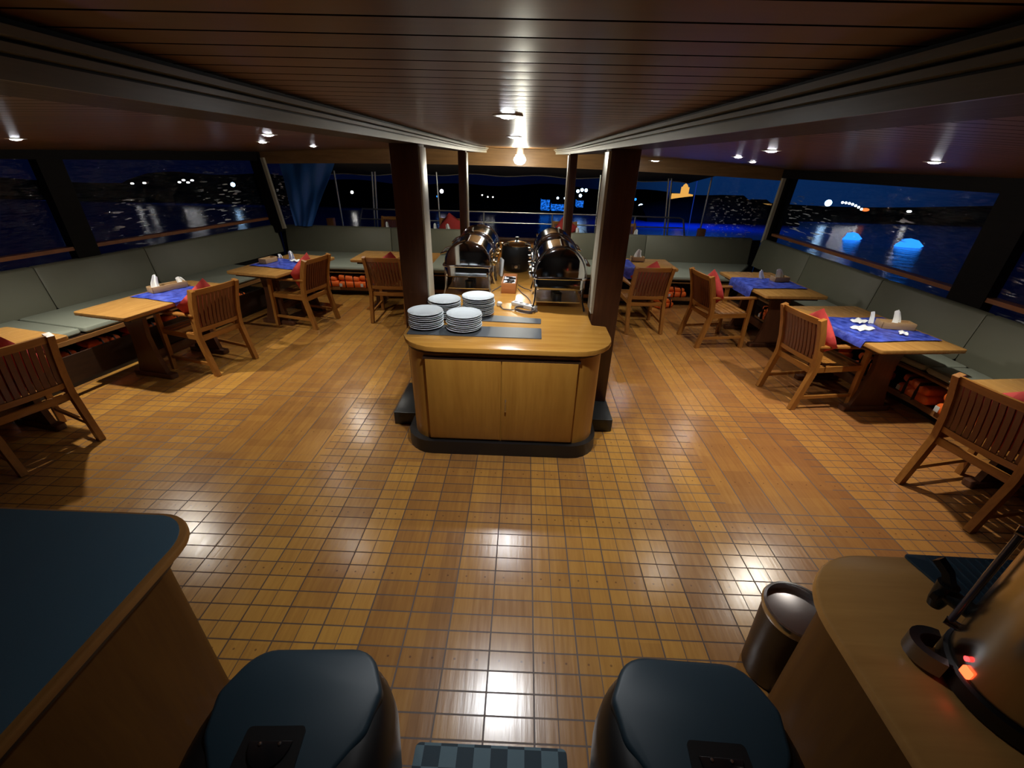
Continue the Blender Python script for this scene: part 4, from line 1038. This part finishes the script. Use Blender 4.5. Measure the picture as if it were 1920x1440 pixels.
def led(a, zz, r, mat, nm, sq=False):
    x, y = polar(a, .149); b = nb()
    if sq: obox(b, (x, y, zz), (.012, .024, .024), (0, 0, a), .003)
    else: tube(b, [(x, y, zz), polar(a, .154) + (zz,)], r, 14)
    obj(nm, b, mat, t)
led(math.radians(168), .100, .006, 'led_red', 'indicator_light'); led(math.radians(174), .072, .01, 'led_orange', 'power_switch', True)
# half ring steel handle low on the urn
b = nb(); rings = []
ca = math.radians(150); hx_, hy_ = polar(ca, .162)
pts = []
for k in range(13):
    q = PI * k / 12; r_ = .048; lx_ = math.cos(q) * .045; dd = math.sin(q) * .060
    pts.append((hx_ + math.cos(ca) * dd - math.sin(ca) * lx_, hy_ + math.sin(ca) * dd + math.cos(ca) * lx_, .036))
bar(b, pts, .022, .05); obj('drip_ring', b, plain('satin_grey_steel', (.30, .31, .36), .32, 1), t, 40)
t2 = thing('drip_tray', 'ribbed blue black drip tray on the far edge of the right counter', 'tray', (1.55, .92, .9005), -.02)
b = nb(); prism(b, rpoly([(-.20, -.095), (.34, -.095), (.34, .105), (-.24, .105)], .012), 0, .010, .002); obj('pan', b, 'tray', t2)
for k in range(16):
    b = nb(); x = -.17 + .032 * k; box(b, x - .005, x + .005, -.085, .095, .0098, .0145, .001); obj('rib', b, 'tray', t2)

# ------------------------------------------------------------------ the after deck: canopy, poles, rails
b = nb()
def can(u, v):
    x = -4.3 + 7.75 * u; y = 8.06 + 1.9 * v
    return (x, y, 2.0 - .0045 * x * x - .19 * v - .045 * v * v + .02 * math.sin(11 * u * PI) * v)
sheet(b, can, 40, 6, .01); o = obj('awning', b, 'canvas'); tag(o, 'dark canvas awning over the after deck with a wavy far edge', 'awning')
b = nb(); tube(b, [(can(k / 40, 1)[0], 9.97, can(k / 40, 1)[2] - .012) for k in range(41)], .012, 6); obj('edge_rope', b, 'post_edge', o)
def pole(p0, p1, label, r=.017, mat='alu'):
    b = nb(); tube(b, [p0, p1], r, 10); return tag(obj('awning_pole_or_beam_rod', b, mat), label, 'pole', 'poles and light beam rods of the after deck')
pole((-3.87, 9.5, -.1), (-3.9, 9.5, 1.80), 'slanting steel pole at the left of the after deck')
pole((-3.25, 9.5, -.1), (-3.12, 9.5, 1.82), 'left pole of the double pole on the left of the after deck'); pole((-3.19, 9.5, -.1), (-3.06, 9.5, 1.82), 'right pole of the double pole on the left of the after deck')
pole((-1.77, 9.5, -.1), (-1.81, 9.5, 1.82), 'single steel pole right of the left post')
pole((1.51, 9.5, -.1), (1.50, 9.5, 1.85), 'single steel pole left of the right post')
pole((3.06, 9.5, -.1), (2.86, 9.5, 1.80), 'left pole of the double pole on the right of the after deck'); pole((3.12, 9.5, -.1), (2.92, 9.5, 1.80), 'right pole of the double pole on the right of the after deck')
pole((3.70, 9.5, -.1), (3.71, 9.5, 1.86), 'slanting steel pole at the right of the after deck')
pole((3.10, 9.9, -.1), (3.02, 9.9, 1.75), 'glowing rod for a blue light beam just right of the right double pole', .008, 'g_beam'); pole((3.62, 9.9, -.1), (3.58, 9.9, 1.75), 'glowing rod for a blue light beam left of the slanting right pole', .008, 'g_beam')  # thin glowing rods added for the hazy blue beams in the sky
t = thing('guard_rail', 'steel guard rail around the after deck with sloping ends', 'railing', (0, 9.45, 0))
def rr(z1, z0, xo):
    b = nb(); tube(b, [(-3.62 - xo, 0, z0), (-3.40, 0, z1), (-1.5, 0, z1 + .01), (1.5, 0, z1 + .01), (3.22, 0, z1), (3.30, 0, z1 - .03), (3.42 + xo, 0, z0)], .016, 10); return b
obj('top_rail', rr(1.065, .0, .15), 'alu', t)
b = nb(); tube(b, [(-3.45, 0, .87), (3.32, 0, .87)], .013, 10); obj('middle_rail', b, 'alu', t)
for x in (-2.6, -.85, .58, 2.3):
    b = nb(); tube(b, [(x, 0, 0), (x, 0, 1.07)], .014, 10); obj('stanchion', b, 'alu', t)
for x, lab in ((-4.0, 'small wooden bollard behind the far left bench'), (3.62, 'small wooden bollard behind the far right bench')):
    b = nb(); box(b, -.07, .07, -.06, .06, 0, .90, .01); tag(obj('bollard', b, 'rail_wood', loc=(x, 9.2, 0)), lab, 'bollard')
b = nb(); box(b, -6.3, 6.0, -1.2, 9.9, -1.6, -.25); struct('hull', b, 'hull', 'dark hull below the deck', 'hull')

# ------------------------------------------------------------------ bay, shore and its lights
SL = -.0655
def zw(y): return -2.6 + SL * y
b = nb(); vv = [b.verts.new((x, y, zw(y))) for x, y in ((-260, -20), (260, -20), (260, 210), (-260, 210))]; b.faces.new(vv); struct('water', b, 'water', 'dark bay around the boat, blue on the right', 'water')
def ridge(name, x0, x1, y, hf, label, dep=30, n=60):
    b = nb(); rings = []
    for i in range(n + 1):
        x = x0 + (x1 - x0) * i / n; h = hf(x); z0 = zw(y) - .5
        rings.append([b.verts.new(p) for p in ((x, y, z0), (x, y + .5, z0 + h * .35), (x, y + dep * .35, z0 + h * .8), (x, y + dep * .6, z0 + h), (x, y + dep, z0 + h * .6), (x, y + dep, z0))])
    ring_faces(b, rings); return struct(name, b, 'hill', label, 'hill')
ridge('hill_middle', -120, 62, 128, lambda x: 5.2 + 1.6 / (1 + math.exp((x - 18) / 6)) + .7 * math.sin(x * .05) + .4 * math.sin(x * .21), 'dark wooded hill across the bay')
ridge('hill_left', -250, -100, 118, lambda x: 4.6 + .8 * math.sin(x * .06), 'dark shore beyond the left windows')
ridge('hill_right', 56, 240, 120, lambda x: 3.9 + .9 * math.sin(x * .05), 'dark shore beyond the right windows')
ridge('hill_headland', 26, 58, 96, lambda x: 3.0 + 2.4 * math.sin(PI * (x - 26) / 32), 'dark headland in front of the castle', 14, 30)
# castle, amber floodlit: wall, tower and side wing
t = thing('castle', 'amber floodlit castle with a square tower on the far right hill', 'castle', (39.6, 118, -7.6))
b = nb(); box(b, -2.2, 2.2, -1.5, 1.5, 0, 3.0); obj('keep', b, 'g_castle', t)
b = nb(); box(b, -.2, 1.1, -1.2, 1.0, 3.0, 4.6); tw = obj('tower', b, 'g_castle', t)
b = nb(); lathe(b, [(.75, 0), (.5, .5), (.1, .8)], 8, (.45, 0, 4.6)); obj('turret', b, 'g_castle', tw)
b = nb(); box(b, 2.2, 5.4, -1.2, 1.2, .8, 2.2); obj('wing', b, 'g_gold', t)
def blob(name, x, y, z_, r, mat, label, cat='light', grp=None, sc=(1, 1, 1)):
    b = nb(); bmesh.ops.create_uvsphere(b, u_segments=12, v_segments=8, radius=r)
    for v in b.verts: v.co = Vector((v.co.x * sc[0], v.co.y * sc[1], v.co.z * sc[2]))
    return tag(obj(name, b, mat, loc=(x, y, z_)), label, cat, grp)
def house(x, y, z_, w_, h, mat, label):
    t = thing('shore_building', label, 'building', (x, y, z_))
    b = nb(); box(b, -w_ / 2, w_ / 2, 0, 4, 0, h); obj('wall', b, mat, t)
    b = nb(); lo = [(-w_ / 2, 0, h), (w_ / 2, 0, h), (w_ / 2, 4, h), (-w_ / 2, 4, h)]; V = [b.verts.new(p) for p in lo] + [b.verts.new((-w_ / 2 + .5, 2, h + .8)), b.verts.new((w_ / 2 - .5, 2, h + .8))]
    for f in ((0, 1, 5, 4), (2, 3, 4, 5), (1, 2, 5), (3, 0, 4), (3, 2, 1, 0)): b.faces.new([V[i] for i in f])
    obj('roof', b, 'hill', t); return t
house(5.3, 118, -9.4, 2.2, 2.6, 'g_bluewall', 'blue lit building left of the slim right post')
house(9.0, 118, -9.4, 4.2, 1.6, 'g_bluewall', 'wide blue lit building beside the slim right post')
house(14.2, 118, -8.4, 1.6, 1.6, 'g_bluewall', 'narrow blue lit building under the icy floodlights')
house(52.5, 117, -8.0, 7.0, 2.6, 'g_gold', 'dim golden building behind the right vinyl panel')
house(59.5, 117, -8.4, 5.0, 2.2, 'g_gold', 'smaller dim golden building right of the golden building')
D = 116
blob('shore_lamp', -21.0, D, -5.4, .45, 'g_violet', 'bright violet white light on the far shore right of the left post')
blob('shore_lamp', -22.2, D, -6.6, .22, 'g_blue', 'small blue light beside the violet white shore light')
blob('shore_lamp', -43.8, D, -6.2, .34, 'g_white', 'single white light on the far shore left of the left post')
for i, (x, z_) in enumerate(((-10.8, -6.0), (-9.4, -6.4), (-8.1, -6.4))): blob('shore_lamp', x, D, z_, .16, 'g_white', 'faint white light on the dark hill behind the soup kettle', 'light', 'faint lights on the dark hill')
for i, (x, z_, lab) in enumerate(((13.1, -4.5, 'icy blue floodlight, left of the trio'), (14.1, -4.2, 'icy blue floodlight, middle of the trio'), (15.1, -4.25, 'icy blue floodlight, right of the trio'), (13.8, -5.5, 'icy blue floodlight below the trio'))): blob('shore_lamp', x, D, z_, .38, 'g_icy', lab)
blob('shore_lamp', 8.2, D, -6.2, .28, 'g_icy', 'icy blue light above the wide blue building, left one'); blob('shore_lamp', 10.0, D, -6.2, .24, 'g_icy', 'icy blue light above the wide blue building, right one')
blob('shore_lamp', 29.2, D, -7.6, .62, 'g_icy', 'blue white light on the shore right of the right post'); blob('shore_lamp', 27.6, D, -6.0, .3, 'g_blue', 'faint blue light above the blue white shore light')
blob('shore_lamp', 37.4, D, -6.3, .3, 'g_icy', 'small icy light left of the castle')
for i, (x, z_) in enumerate(((45.6, -5.6), (47.6, -5.6))): blob('shore_lamp', x, D, z_, .30, 'g_violet', 'pale violet light right of the castle', 'light', 'pale lights right of the castle')
blob('shore_lamp', 46.2, D, -6.9, .40, 'g_icy', 'icy blue light below the pale lights right of the castle'); blob('shore_lamp', 49.3, D, -7.4, .8, 'g_blue', 'broad blue light behind the right vinyl panel')
for i, (x, z_) in enumerate(((-86.4, -4.5), (-84.2, -4.5), (-85.4, -5.0), (-87.6, -5.0), (-100, -5.6), (-96.8, -5.4))): blob('shore_lamp', x, D, z_, .26, 'g_white', 'white light on the shore seen through the far left window', 'light', 'lights beyond the left window', (1.5, 1, .7))
blob('shore_lamp', -74.0, D, -5.2, .5, 'g_icy', 'icy blue light seen through the far left window')
blob('shore_lamp', -123, D, -9.8, .5, 'g_icy', 'icy light at the left edge of the photo')
blob('shore_lamp', 75.2, D, -5.6, .75, 'g_icy', 'bright icy blue light through the far right window')
for i in range(7):
    q = i / 6; blob('shore_lamp', 78.6 + 5.2 * q, D, -5.4 - 1.4 * q * q, .26, 'g_white', 'white lamp in the curved row through the far right window', 'light', 'curved row of lamps')
blob('shore_lamp', 84.8, D, -6.9, .55, 'g_orange', 'orange light at the end of the curved row of lamps', 'light', None, (1.7, 1, .7))
blob('shore_lamp', 95.6, D, -7.0, .36, 'g_white', 'single white light through the far right window, right of the orange light', 'light', None, (1.5, 1, .7))
def reflection_shape(x, y, r, label, sx_):  # glowing domes added to stand in for blue reflections
    z_ = zw(y); t = thing('blue_reflection', label, 'reflection', (x, y, z_))
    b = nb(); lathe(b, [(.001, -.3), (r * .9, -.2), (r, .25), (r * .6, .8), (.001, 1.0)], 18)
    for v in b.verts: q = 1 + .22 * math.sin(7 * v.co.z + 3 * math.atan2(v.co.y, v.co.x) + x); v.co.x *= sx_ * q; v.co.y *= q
    obj('reflection_dome', b, 'g_blue', t)
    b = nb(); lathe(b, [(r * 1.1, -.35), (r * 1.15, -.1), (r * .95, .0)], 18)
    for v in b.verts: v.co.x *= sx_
    obj('reflection_rim', b, 'hull', t)  # dark rim of the made-up reflection shape
reflection_shape(46.0, 63.5, 1.0, 'smaller glowing shape for a blue reflection on the water beyond the right window', 1.0)
reflection_shape(46.5, 54.5, 1.15, 'bigger glowing shape for a blue reflection on the water beyond the right window', 1.1)
